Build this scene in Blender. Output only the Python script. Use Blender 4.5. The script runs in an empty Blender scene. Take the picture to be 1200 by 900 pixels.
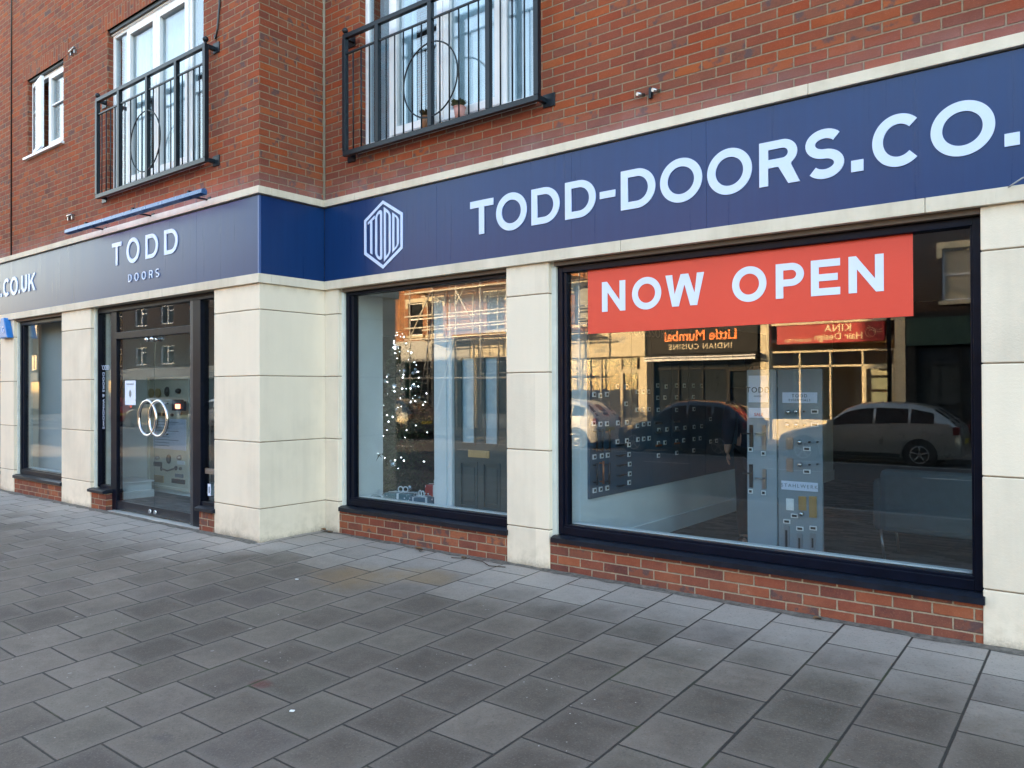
import bpy, math, random
from mathutils import Vector, Matrix
S = bpy.context.scene
COL = S.collection
R = math.radians
random.seed(7)

# ------------------------------------------------------------------ camera
cam_d = bpy.data.cameras.new('camera'); cam = bpy.data.objects.new('camera', cam_d); COL.objects.link(cam)
yaw, pitch, roll = 0.6668, 0.0068, -0.0033
f = Vector((-math.sin(yaw)*math.cos(pitch), math.cos(yaw)*math.cos(pitch), math.sin(pitch)))
r = Vector((math.cos(yaw), math.sin(yaw), 0)); u = r.cross(f)
r2 = r*math.cos(roll)+u*math.sin(roll); u2 = -r*math.sin(roll)+u*math.cos(roll)
M = Matrix((r2, u2, -f)).transposed().to_4x4(); M.translation = Vector((0, -5.272, 1.508))
cam.matrix_world = M
cam_d.sensor_width = 36; cam_d.lens = 907.3/1200*36; cam_d.clip_end = 3000; cam_d.clip_start = .05
S.camera = cam

# ------------------------------------------------------------------ light
SUN_AZ = Vector((-0.70, 0.714))          # horizontal direction TOWARDS the sun (behind the building row, to the left)
SUN_EL = R(13)
W = bpy.data.worlds.new('World'); S.world = W; W.use_nodes = True
nt = W.node_tree; bg = nt.nodes['Background']
sky = nt.nodes.new('ShaderNodeTexSky'); sky.sky_type = 'NISHITA'; sky.sun_disc = False
sky.sun_elevation = SUN_EL; sky.sun_rotation = math.atan2(SUN_AZ.x, SUN_AZ.y)
sky.air_density = 1.0; sky.dust_density = 1.8; sky.ozone_density = 0.8
tn = nt.nodes.new('ShaderNodeMix'); tn.data_type = 'RGBA'; tn.blend_type = 'MULTIPLY'; tn.inputs[0].default_value = 1; tn.inputs[7].default_value = (1.10, 1.0, .90, 1)   # winter haze: a slightly warmer sky
nt.links.new(sky.outputs[0], tn.inputs[6]); nt.links.new(tn.outputs[2], bg.inputs[0]); bg.inputs[1].default_value = 0.15
sd = bpy.data.lights.new('sun', 'SUN'); sd.energy = 4.6; sd.angle = R(.5); sd.color = (1.0, .68, .36)
sun = bpy.data.objects.new('sun', sd); COL.objects.link(sun)
dirv = Vector((SUN_AZ.x*math.cos(SUN_EL), SUN_AZ.y*math.cos(SUN_EL), math.sin(SUN_EL)))
sun.rotation_euler = dirv.to_track_quat('Z', 'Y').to_euler(); sun.location = (-20, 20, 20)
S.view_settings.view_transform = 'Standard'; S.view_settings.look = 'None'
S.view_settings.exposure = 3.2; S.view_settings.gamma = 1
S.render.engine = 'CYCLES'
cy = S.cycles
cy.max_bounces = 10; cy.diffuse_bounces = 4; cy.glossy_bounces = 5; cy.transparent_max_bounces = 24; cy.transmission_bounces = 6
cy.caustics_reflective = False; cy.caustics_refractive = False; cy.sample_clamp_indirect = 6
cy.use_denoising = True
try: cy.denoiser = 'OPENIMAGEDENOISE'
except Exception: pass

# ------------------------------------------------------------------ material helpers
class X_:
    """tiny expression wrapper over math nodes"""
    def __init__(s, t, v): s.t, s.v = t, v
    def _m(s, op, *a, clamp=False):
        n = s.t.nodes.new('ShaderNodeMath'); n.operation = op; n.use_clamp = clamp
        for i, q in enumerate((s,)+a):
            q = q.v if isinstance(q, X_) else q
            if isinstance(q, (int, float)): n.inputs[i].default_value = q
            else: s.t.links.new(q, n.inputs[i])
        return X_(s.t, n.outputs[0])
    def __add__(s, o): return s._m('ADD', o)
    def __sub__(s, o): return s._m('SUBTRACT', o)
    def __mul__(s, o): return s._m('MULTIPLY', o)
    def __truediv__(s, o): return s._m('DIVIDE', o)
    def floor(s): return s._m('FLOOR')
    def abs(s): return s._m('ABSOLUTE')
    def mn(s, o): return s._m('MINIMUM', o)
    def mx(s, o): return s._m('MAXIMUM', o)
    def mod(s, o): return s._m('FLOORED_MODULO', o)
    def gt(s, o): return s._m('GREATER_THAN', o)
    def pw(s, o): return s._m('POWER', o)
    def ss(s, a, b):
        n = s.t.nodes.new('ShaderNodeMapRange'); n.interpolation_type = 'SMOOTHSTEP'
        s.t.links.new(s.v, n.inputs['Value']); n.inputs['From Min'].default_value = a; n.inputs['From Max'].default_value = b
        return X_(s.t, n.outputs[0])
    def inv(s): return X_(s.t, s.v)._m('MULTIPLY_ADD', -1.0, 1.0)

class Mat:
    def __init__(s, name):
        s.m = bpy.data.materials.new(name); s.m.use_nodes = True; s.t = s.m.node_tree
        s.b = s.t.nodes['Principled BSDF']; s._c = None
    def ln(s, a, b): s.t.links.new(a.v if isinstance(a, X_) else a, b)
    def coord(s):
        if s._c is None:
            n = s.t.nodes.new('ShaderNodeTexCoord'); s._c = n.outputs['Object']
            q = s.t.nodes.new('ShaderNodeSeparateXYZ'); s.ln(s._c, q.inputs[0])
            s.x, s.y, s.z = [X_(s.t, o) for o in q.outputs]
            g = s.t.nodes.new('ShaderNodeTexCoord'); q = s.t.nodes.new('ShaderNodeSeparateXYZ'); s.ln(g.outputs['Normal'], q.inputs[0])
            s.nx, s.ny, s.nz = [X_(s.t, o) for o in q.outputs]
        return s._c
    def vec(s, x, y, z=0.):
        n = s.t.nodes.new('ShaderNodeCombineXYZ')
        for i, q in enumerate((x, y, z)):
            if isinstance(q, X_): s.ln(q, n.inputs[i])
            else: n.inputs[i].default_value = q
        return n.outputs[0]
    def noise(s, scale, detail=4, rough=.55, vec=None, dist=0):
        n = s.t.nodes.new('ShaderNodeTexNoise'); n.inputs['Scale'].default_value = scale; n.inputs['Detail'].default_value = detail
        n.inputs['Roughness'].default_value = rough; n.inputs['Distortion'].default_value = dist
        s.ln(vec if vec is not None else s.coord(), n.inputs['Vector']); return X_(s.t, n.outputs[0])
    def white(s, vec):
        n = s.t.nodes.new('ShaderNodeTexWhiteNoise'); n.noise_dimensions = '3D'; s.ln(vec, n.inputs['Vector']); return X_(s.t, n.outputs['Value'])
    def ramp(s, fac, stops, interp='LINEAR'):
        n = s.t.nodes.new('ShaderNodeValToRGB'); s.ln(fac, n.inputs[0]); cr = n.color_ramp; cr.interpolation = interp
        while len(cr.elements) < len(stops): cr.elements.new(.5)
        for e, (p, c) in zip(cr.elements, stops): e.position = p; e.color = (*c, 1)
        return n.outputs[0]
    def mix(s, fac, a, b, mode='MIX'):
        n = s.t.nodes.new('ShaderNodeMix'); n.data_type = 'RGBA'; n.blend_type = mode
        if isinstance(fac, (int, float)): n.inputs[0].default_value = fac
        else: s.ln(fac, n.inputs[0])
        for i, q in ((6, a), (7, b)):
            if isinstance(q, tuple): n.inputs[i].default_value = (*q, 1)
            else: s.ln(q, n.inputs[i])
        return n.outputs[2]
    def bump(s, h, dist=.005, strength=1, prev=None):
        n = s.t.nodes.new('ShaderNodeBump'); n.inputs['Distance'].default_value = dist; n.inputs['Strength'].default_value = strength
        s.ln(h, n.inputs['Height'])
        if prev is not None: s.ln(prev, n.inputs['Normal'])
        s.ln(n.outputs[0], s.b.inputs['Normal']); return n.outputs[0]
    def set(s, col=None, rough=None, metal=None, spec=None, coat=None):
        for k, v in (('Base Color', col), ('Roughness', rough), ('Metallic', metal), ('Specular IOR Level', spec), ('Coat Weight', coat)):
            if v is None: continue
            if isinstance(v, tuple): s.b.inputs[k].default_value = (*v, 1)
            elif isinstance(v, (int, float)): s.b.inputs[k].default_value = v
            else: s.ln(v, s.b.inputs[k])
        return s.m

def plain(name, col, rough=.5, metal=0, var=.12, scale=6, spec=.5, coat=0, bump=0, rvar=.15):
    m = Mat(name); n = m.noise(scale, 5, .6)
    d = tuple(c*(1-var) for c in col); l = tuple(min(1, c*(1+var)) for c in col)
    c = m.ramp(n, [(.3, d), (.7, l)])
    rr = (n*rvar)+(rough-rvar*.5)
    if bump: m.bump(m.noise(scale*12, 3), bump)
    return m.set(c, rr, metal, spec, coat)

def brickmat(name, x0=-6.793, y0=-.574, z0=-.0045, bw=.2205, bh=.0735, stops=None, mortar=(.29, .205, .135), stain=None, soldier=False, dark=1.0, jw=.0055):
    m = Mat(name); m.coord()
    side = m.nx.abs().gt(.5)
    U = (m.x-x0)*side.inv() + (m.y-y0)*side
    V = m.z-z0
    if soldier: U, V = V*1.0, U
    row = (V/bh).floor()
    uu = U/bw + row.mod(2.0)*.5
    col = uu.floor(); fu = uu-col; fv = V/bh-row
    wob = (m.noise(30, 4, .7)-.5)*.0085
    du = ((fu-.5).abs().inv()-.5)*bw; dv = ((fv-.5).abs().inv()-.5)*bh
    d = du.mn(dv)+wob
    mm = d.ss(jw-.0022, jw+.0018)          # 1 on brick
    rn = m.white(m.vec(row, col, side)); rn2 = m.white(m.vec(col, row, side+3.0))
    stops = stops or [(0, (.050, .030, .029)), (.13, (.105, .037, .029)), (.25, (.165, .046, .028)), (.5, (.218, .056, .031)), (.8, (.27, .068, .034)), (1, (.33, .098, .052))]
    n1 = m.noise(5.5, 4); n2 = m.noise(38, 5, .7); n3 = m.noise(.55, 3)
    fac = rn*.50 + n2*.40 + (n3-.5)*.5 + .08 + (n1-.5)*.6
    c = m.ramp(fac, stops)
    blot = (m.noise(11, 3)-.0).ss(.50, .62)*rn2.gt(.80)*.8
    c = m.mix(blot, c, (.07, .05, .055))
    hs = m.t.nodes.new('ShaderNodeHueSaturation'); m.ln(c, hs.inputs['Color']); m.ln(rn2*.010+.4975, hs.inputs['Hue']); m.ln(rn*.12+.94, hs.inputs['Saturation']); m.ln(rn2*.22+.92, hs.inputs['Value']); c = hs.outputs[0]
    c = m.mix(m.noise(90, 3, .8).ss(.56, .72)*.45, c, (.40, .19, .13))
    c = m.mix(m.noise(60, 3, .8).ss(.60, .74)*.55, c, (.075, .035, .035))
    c = m.mix(m.noise(1.1, 5, .7).ss(.45, .75)*.20, c, (.10, .055, .04))
    mc = m.mix(n2, tuple(q*.55 for q in mortar), tuple(min(1, q*1.35) for q in mortar))
    c = m.mix(mm, mc, c)
    if stain: c = stain(m, c)
    h = mm*1.0 + n2*.45 + rn*.22
    m.bump(h, .008, 1.0)
    rr = n2*.2+.72
    return m.set(c, rr, 0, .14)

def first_course(m, c):
    # pale purplish lime bloom on the lowest courses above the stone band
    q = (m.z+(m.noise(9, 4)-.5)*.16).ss(3.80, 3.50)*.55
    w = m.noise(2.2, 4).ss(.45, .75)*.5
    return m.mix(q*(w+.35), c, (.33, .25, .27))

def slab_mat():
    m = Mat('concrete_paving'); m.coord()
    U = (m.y+.2328*1.1)/.392; V = (m.x+1.005)/.4004
    row = V.floor(); uu = U+row.mod(2.0)*.5
    j = m.white(m.vec(row, 5.0, 1.0))
    col = uu.floor(); fu = uu-col; fv = V-row
    du = ((fu-.5).abs().inv()-.5)*.392; dv = ((fv-.5).abs().inv()-.5)*.4004
    wob = (m.noise(30, 3)-.5)*.003
    d = du.mn(dv*.8)+wob
    # wider joints now and then
    jw = m.noise(1.7, 2).ss(.45, .75)*.002
    g = (d-jw).ss(.0028, .0062)
    rn = m.white(m.vec(row, col, 0.)); rn2 = m.white(m.vec(col, row, 2.))
    n1 = m.noise(2.9, 6, .68); n2 = m.noise(13, 6, .75); n3 = m.noise(95, 4, .8); n4 = m.noise(.5, 3)
    t = (rn*.20)+.035+(n1*.42)+(n2*.34)+(n4-.5)*.5+(m.x+3.0).ss(0.0, -5.0)*.05-.02  # last x term paints sky glare: slab colour paler towards the left
    c = m.ramp(t, [(.22, (.045, .036, .029)), (.42, (.084, .068, .055)), (.57, (.134, .111, .090)), (.76, (.220, .186, .155))])
    c = m.mix(rn2.ss(.80, .95)*.22, c, (.085, .070, .075))
    c = m.mix(rn2.ss(.25, .1)*.16, c, (.10, .098, .072))
    # worn lighter rims: traffic polishes slab edges, centres stay darker
    e = (d+(n2-.5)*.13+(n1-.5)*.09).ss(.075, .0)
    c = m.mix(e*.34, c, (.20, .172, .15))
    # slabs grow paler towards the wall
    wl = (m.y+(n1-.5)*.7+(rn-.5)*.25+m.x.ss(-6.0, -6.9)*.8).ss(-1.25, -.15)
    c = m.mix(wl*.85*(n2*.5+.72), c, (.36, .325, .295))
    # rust-brown spill near the left bay
    def blob(cx, cy_, rx, ry, col_, a):
        nonlocal c
        dd = (((m.x-cx)/rx).abs().pw(2.0)+((m.y-cy_)/ry).abs().pw(2.0))+(n2-.5)*2.2+(rn-.5)*.7
        c = m.mix(dd.ss(1.5, -.2)*a, c, col_)
    blob(-5.0, -1.02, .42, .35, (.22, .135, .055), .55)
    blob(-4.55, -.72, .35, .22, (.26, .165, .07), .45)
    blob(-3.77, -2.75, .07, .05, (.10, .03, .025), .8)
    blob(-3.60, -3.39, .085, .05, (.06, .055, .055), .7)
    # chewing gum, droppings, grit
    v = m.t.nodes.new('ShaderNodeTexVoronoi'); v.inputs['Scale'].default_value = 3.6; m.ln(m.coord(), v.inputs['Vector'])
    gum = X_(m.t, v.outputs['Distance']).ss(.055, .035)*m.noise(.9, 2).ss(.42, .52)
    c = m.mix(gum*.6, c, (.30, .28, .26))
    v2 = m.t.nodes.new('ShaderNodeTexVoronoi'); v2.inputs['Scale'].default_value = 17; m.ln(m.coord(), v2.inputs['Vector'])
    sp = X_(m.t, v2.outputs['Distance']).ss(.09, .05)*m.noise(1.3, 3).ss(.56, .66)
    c = m.mix(sp*.8, c, (.55, .53, .50))
    c = m.mix(n3.ss(.50, .72)*.42, c, (.26, .23, .21))
    c = m.mix(m.noise(62, 5, .85).ss(.52, .68)*.5, c, (.034, .029, .026))
    # joints: dark sandy fill with some moss
    moss = m.noise(3.1, 3).ss(.55, .7)
    jc = m.mix(moss, (.030, .028, .026), (.040, .048, .022))
    c = m.mix(g, jc, c)
    h = g*1.0 + n3*.22 + n2*.2 + rn*.25
    m.bump(h, .007, 1.0)
    return m.set(c, (n2*.25)+.58, 0, .4)

def stucco(name='cream_render', base=(.745, .645, .52)):
    m = Mat(name); m.coord()
    n = m.noise(1.6, 5, .6); n2 = m.noise(55, 4, .7); v = m.noise(1, 4, .6, m.vec(m.x*9.0, m.y*9.0, m.z*.8))
    bl = m.white(m.vec(((m.z-.33)/.66).floor(), (m.x/1.3).floor(), 1.0))
    c = m.ramp(n*.5+v*.25+bl*.25, [(.3, tuple(q*.82 for q in base)), (.5, base), (.7, tuple(min(1, q*1.07) for q in base))])
    low = (m.z+(n-.5)*.3).ss(.34, .02)*m.noise(13, 4).ss(.38, .7)
    c = m.mix(low*.28, c, (.36, .29, .20))
    foot = (m.z+(n2-.5)*.10+(n-.5)*.12).ss(.07, -.03)  # dark line at the foot: grime and contact shade painted together
    c = m.mix(foot*.7, c, (.15, .12, .09))
    sp = m.noise(22, 3, .8).ss(.72, .78)*m.z.ss(1.0, .1)
    c = m.mix(sp*.7, c, (.12, .10, .08))
    top = (m.z+(n2-.5)*.05).ss(2.47, 2.57)*v.ss(.4, .65)
    c = m.mix(top*.25, c, (.30, .25, .18))
    m.bump(n2, .0025, .7)
    return m.set(c, .78, 0, .3)

def stone(name='stone_band'):
    m = Mat(name); m.coord()
    n = m.noise(2.2, 5, .65); v = m.noise(1, 4, .6, m.vec(m.x*14.0, m.y*14.0, m.z*1.5)); n2 = m.noise(70, 3)
    c = m.ramp(n*.7+v*.3, [(.28, (.50, .43, .33)), (.5, (.64, .56, .45)), (.75, (.74, .66, .55))])
    c = m.mix(v.ss(.66, .76)*.3, c, (.22, .19, .15))
    m.bump(n2, .002, .6)
    return m.set(c, .75, 0, .3)

def glassmat(name, tint=(.90, .94, .94), r0=.065, rough=0):
    m = Mat(name); t = m.t
    lw = t.nodes.new('ShaderNodeLayerWeight'); lw.inputs['Blend'].default_value = .5
    q = X_(t, lw.outputs['Facing']).pw(5.0)*(1-r0)+r0
    tr = t.nodes.new('ShaderNodeBsdfTransparent'); tr.inputs[0].default_value = (*tint, 1)
    gl = t.nodes.new('ShaderNodeBsdfGlossy'); gl.inputs['Roughness'].default_value = rough; gl.inputs[0].default_value = (1, 1, 1, 1)
    bp = t.nodes.new('ShaderNodeBump'); bp.inputs['Distance'].default_value = .0004; bp.inputs['Strength'].default_value = 1; m.ln(m.noise(1.3, 1, .4), bp.inputs['Height']); m.ln(bp.outputs[0], gl.inputs['Normal'])
    mx = t.nodes.new('ShaderNodeMixShader'); m.ln(q, mx.inputs[0]); m.ln(tr.outputs[0], mx.inputs[1]); m.ln(gl.outputs[0], mx.inputs[2])
    m.ln(mx.outputs[0], t.nodes['Material Output'].inputs[0]); t.nodes.remove(m.b)
    return m.m

def emit(name, col, k):
    m = Mat(name); m.b.inputs['Emission Color'].default_value = (*col, 1); m.b.inputs['Emission Strength'].default_value = k
    n = m.noise(20, 2); return m.set(m.ramp(n, [(0, col), (1, col)]), .4)

def signblue():
    m = Mat('navy_sign_panel'); m.coord()
    v = m.noise(1, 4, .6, m.vec(m.x*16.0, m.y*16.0, m.z*.7)); n = m.noise(.8, 3)
    c = m.ramp(v*.6+n*.4, [(.3, (.0006, .021, .098)), (.7, (.0012, .031, .130))])
    n3 = m.noise(260, 2)
    m.bump(m.noise(1.3, 2), .004, .25)
    return m.set(c, (v*.16)+.20+(n3*.04), 0, .38)

MT = {}
MT['brick'] = brickmat('red_brick', stain=first_course)
MT['soldier'] = brickmat('soldier_brick', soldier=True, x0=-6.79+.01, z0=5.99-.0735*0)
MT['plinthbrick'] = brickmat('plinth_brick', x0=-1.577, z0=-.0165, bw=.2215, bh=.0745, mortar=(.36, .28, .20), jw=.0055,
        stops=[(0, (.07, .032, .030)), (.25, (.14, .045, .034)), (.5, (.21, .062, .040)), (.8, (.28, .095, .058)), (1, (.36, .17, .12))])
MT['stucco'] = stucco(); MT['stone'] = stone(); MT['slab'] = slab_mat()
MT['joint'] = plain('shadow_joint', (.26, .20, .14), .9)
MT['blue'] = signblue()
MT['navy'] = plain('navy_frame_paint', (.002, .004, .012), .36, var=.25, spec=.14, scale=9)
MT['navydark'] = plain('dark_sill_paint', (.005, .008, .016), .36, var=.4, scale=14, bump=.001, spec=.3)
MT['brownsoffit'] = plain('brown_soffit', (.10, .07, .05), .7)
MT['letter'] = plain('white_letter', (.54, .63, .86), .35, var=.02)
MT['bannerwhite'] = plain('banner_white', (.66, .72, .88), .6, var=.02)
MT['red'] = plain('red_banner_vinyl', (.66, .055, .028), .45, var=.05, scale=1.2, bump=.0015)
MT['glass'] = glassmat('shop_glass', tint=(.83,.89,.915), r0=.068)
MT['upglass'] = glassmat('upstairs_glass', tint=(.80, .88, .92), r0=.17)
MT['iron'] = plain('black_iron', (.006, .011, .017), .36, metal=0, var=.3, scale=20, spec=.32)
MT['upvc'] = plain('white_upvc', (.76, .76, .78), .3, var=.03)
MT['chrome'] = plain('chrome', (.56, .56, .57), .2, metal=1, var=.03)
MT['greymetal'] = plain('brushed_metal', (.35, .35, .36), .35, metal=1, var=.1)
MT['asphalt'] = plain('asphalt', (.05, .05, .052), .85, var=.3, scale=3, bump=.004)
MT['kerb'] = plain('kerb_stone', (.22, .21, .2), .8, var=.25, scale=5, bump=.002)
MT['cement'] = plain('cement_strip', (.13, .115, .10), .9, var=.55, scale=22, bump=.006)  # darkened to paint a grimy contact shade along the wall foot
MT['white'] = plain('white_wall_paint', (.82, .84, .86), .6, var=.03)
MT['whitegloss'] = plain('white_gloss_paint', (.78, .80, .82), .3, var=.03)
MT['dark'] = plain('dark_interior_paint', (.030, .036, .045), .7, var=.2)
MT['black'] = plain('black_plastic', (.012, .012, .013), .4, var=.2)
MT['roadwhite'] = plain('road_paint', (.6, .6, .58), .7, var=.2, scale=20)

# ------------------------------------------------------------------ mesh helper
class MB:
    def __init__(s): s.v = []; s.f = []; s.mi = []; s.cur = 0; s.sm = []
    def face(s, idx, smooth=False): s.f.append(tuple(idx)); s.mi.append(s.cur); s.sm.append(smooth)
    def poly(s, pts, smooth=False):
        b = len(s.v); s.v += [tuple(p) for p in pts]; s.face(range(b, b+len(pts)), smooth); return s
    def box(s, x0, x1, y0, y1, z0, z1):
        x0, x1 = sorted((x0, x1)); y0, y1 = sorted((y0, y1)); z0, z1 = sorted((z0, z1))
        b = len(s.v); s.v += [(x0,y0,z0),(x1,y0,z0),(x1,y1,z0),(x0,y1,z0),(x0,y0,z1),(x1,y0,z1),(x1,y1,z1),(x0,y1,z1)]
        for q in ((0,3,2,1),(4,5,6,7),(0,1,5,4),(1,2,6,5),(2,3,7,6),(3,0,4,7)): s.face([b+i for i in q])
        return s
    def frame(s, x0, x1, z0, z1, w, y0, y1, wb=None, wt=None):
        wb = w if wb is None else wb; wt = w if wt is None else wt
        s.box(x0, x0+w, y0, y1, z0, z1); s.box(x1-w, x1, y0, y1, z0, z1)
        s.box(x0+w, x1-w, y0, y1, z0, z0+wb); s.box(x0+w, x1-w, y0, y1, z1-wt, z1); return s
    def cyl(s, p, q, r, n=12, r2=None, caps=True):
        p, q = Vector(p), Vector(q); d = (q-p).normalized(); a = d.orthogonal().normalized(); b = d.cross(a); r2 = r if r2 is None else r2
        o = len(s.v)
        for c, rr in ((p, r), (q, r2)):
            for i in range(n):
                t = 2*math.pi*i/n; s.v.append(tuple(c+a*math.cos(t)*rr+b*math.sin(t)*rr))
        for i in range(n): s.face((o+i, o+(i+1)%n, o+n+(i+1)%n, o+n+i), True)
        if caps: s.face([o+n-1-i for i in range(n)]); s.face([o+n+i for i in range(n)])
        return s
    def tube(s, pts, r, n=8, closed=False):
        pts = [Vector(p) for p in pts]; m = len(pts); o = len(s.v); prev = None
        for k, p in enumerate(pts):
            a_ = pts[(k-1) % m] if (closed or k > 0) else p; b_ = pts[(k+1) % m] if (closed or k < m-1) else p
            d = (b_-a_).normalized()
            if prev is None: prev = d.orthogonal().normalized()
            a = (prev-d*prev.dot(d)).normalized(); b = d.cross(a); prev = a
            rr = r[k] if isinstance(r, (list, tuple)) else r
            for i in range(n):
                t = 2*math.pi*i/n; s.v.append(tuple(p+a*math.cos(t)*rr+b*math.sin(t)*rr))
        for k in range(m if closed else m-1):
            for i in range(n):
                k2 = (k+1) % m
                s.face((o+k*n+i, o+k*n+(i+1)%n, o+k2*n+(i+1)%n, o+k2*n+i), True)
        if not closed: s.face([o+n-1-i for i in range(n)]); s.face([o+(m-1)*n+i for i in range(n)])
        return s
    def sph(s, c, r, n=10, m=7, sz=1.0):
        o = len(s.v); c = Vector(c); s.v.append(tuple(c+Vector((0,0,r*sz))))
        for j in range(1, m):
            ph = math.pi*j/m
            for i in range(n):
                t = 2*math.pi*i/n; s.v.append((c.x+r*math.sin(ph)*math.cos(t), c.y+r*math.sin(ph)*math.sin(t), c.z+r*sz*math.cos(ph)))
        s.v.append(tuple(c-Vector((0,0,r*sz)))); e = len(s.v)-1
        for i in range(n): s.face((o, o+1+i, o+1+(i+1)%n), True); s.face((e, e-n+(i+1)%n, e-n+i), True)
        for j in range(m-2):
            for i in range(n):
                a = o+1+j*n; s.face((a+i, a+n+i, a+n+(i+1)%n, a+(i+1)%n), True)
        return s
    def torus(s, c, R_, r, ax='y', n=32, k=8, a0=0, a1=2*math.pi):
        pts = []
        full = abs(a1-a0-2*math.pi) < 1e-6
        for i in range(n if full else n+1):
            t = a0+(a1-a0)*i/n
            if ax == 'y': pts.append((c[0]+R_*math.cos(t), c[1], c[2]+R_*math.sin(t)))
            elif ax == 'x': pts.append((c[0], c[1]+R_*math.cos(t), c[2]+R_*math.sin(t)))
            else: pts.append((c[0]+R_*math.cos(t), c[1]+R_*math.sin(t), c[2]))
        return s.tube(pts, r, k, closed=full)
    def prism(s, loop, y0, y1, plane='xz'):
        """extrude a 2-D loop; plane xz extrudes along y, yz along x, xy along z"""
        n = len(loop); o = len(s.v)
        for y in (y0, y1):
            for a, b in loop:
                s.v.append((a, y, b) if plane == 'xz' else (y, a, b) if plane == 'yz' else (a, b, y))
        s.face(range(o, o+n)); s.face([o+2*n-1-i for i in range(n)])
        for i in range(n): s.face((o+i, o+n+i, o+n+(i+1)%n, o+(i+1)%n))
        return s
    def grid(s, P, smooth=True):
        o = len(s.v); m, n = len(P), len(P[0])
        for row in P: s.v += [tuple(p) for p in row]
        for i in range(m-1):
            for j in range(n-1): s.face((o+i*n+j, o+i*n+j+1, o+(i+1)*n+j+1, o+(i+1)*n+j), smooth)
        return s
    def build(s, name, mats, parent=None, world=False, bev=0, recalc=False):
        me = bpy.data.meshes.new(name); me.from_pydata(s.v, [], s.f)
        if not isinstance(mats, (list, tuple)): mats = [mats]
        for m in mats: me.materials.append(MT[m] if isinstance(m, str) else m)
        me.polygons.foreach_set('material_index', s.mi); me.polygons.foreach_set('use_smooth', s.sm)
        if recalc:
            import bmesh
            b = bmesh.new(); b.from_mesh(me); bmesh.ops.recalc_face_normals(b, faces=b.faces); b.to_mesh(me); b.free()
        me.update(); me.validate()
        o = bpy.data.objects.new(name, me); COL.objects.link(o)
        if parent is not None:
            o.parent = parent
            if world:
                for vtx in me.vertices: vtx.co -= WL[parent.name]
        if bev:
            b = o.modifiers.new('bevel', 'BEVEL'); b.width = bev; b.segments = 2; b.limit_method = 'ANGLE'; b.angle_limit = R(40)
        return o
WL = {}
def tag(o, label=None, cat=None, group=None, kind=None):
    if label: o['label'] = label
    if cat: o['category'] = cat
    if group: o['group'] = group
    if kind: o['kind'] = kind
    return o
def thing(name, label, cat, loc=(0,0,0), rz=0, group=None):
    o = bpy.data.objects.new(name, None); COL.objects.link(o); o.location = loc; o.rotation_euler = (0,0,rz); o.empty_display_size = .2
    WL[o.name] = Vector(loc); return tag(o, label, cat, group)
def struct(name, mb, mat, **k): return tag(mb.build(name, mat, **k), kind='structure')
def copy_tree(o, parent=None):
    c = o.copy(); COL.objects.link(c)
    if parent is not None: c.parent = parent
    for ch in list(o.children): copy_tree(ch, c)
    return c

# wall with rectangular openings in plane y (x-z) or plane x (y-z)
def wall(mb, a0, a1, z0, z1, holes, p, th, axis='y'):
    A = sorted({a0, a1, *[min(max(h[i], a0), a1) for h in holes for i in (0, 1)]}); Z = sorted({z0, z1, *[min(max(h[i], z0), z1) for h in holes for i in (2, 3)]})
    sol = lambda i, j: 0 <= i < len(A)-1 and 0 <= j < len(Z)-1 and not any(h[0] < (A[i]+A[i+1])/2 < h[1] and h[2] < (Z[j]+Z[j+1])/2 < h[3] for h in holes)
    P = (lambda a, d, z: (a, p+d, z)) if axis == 'y' else (lambda a, d, z: (p+d, a, z))
    for i in range(len(A)-1):
        for j in range(len(Z)-1):
            if not sol(i, j): continue
            x0, x1, w0, w1 = A[i], A[i+1], Z[j], Z[j+1]
            mb.poly([P(x0,0,w0), P(x1,0,w0), P(x1,0,w1), P(x0,0,w1)]); mb.poly([P(x0,th,w0), P(x0,th,w1), P(x1,th,w1), P(x1,th,w0)])
            if not sol(i-1, j): mb.poly([P(x0,0,w0), P(x0,0,w1), P(x0,th,w1), P(x0,th,w0)])
            if not sol(i+1, j): mb.poly([P(x1,0,w0), P(x1,th,w0), P(x1,th,w1), P(x1,0,w1)])
            if not sol(i, j-1): mb.poly([P(x0,0,w0), P(x0,th,w0), P(x1,th,w0), P(x1,0,w0)])
            if not sol(i, j+1): mb.poly([P(x0,0,w1), P(x1,0,w1), P(x1,th,w1), P(x0,th,w1)])
    return mb

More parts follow.
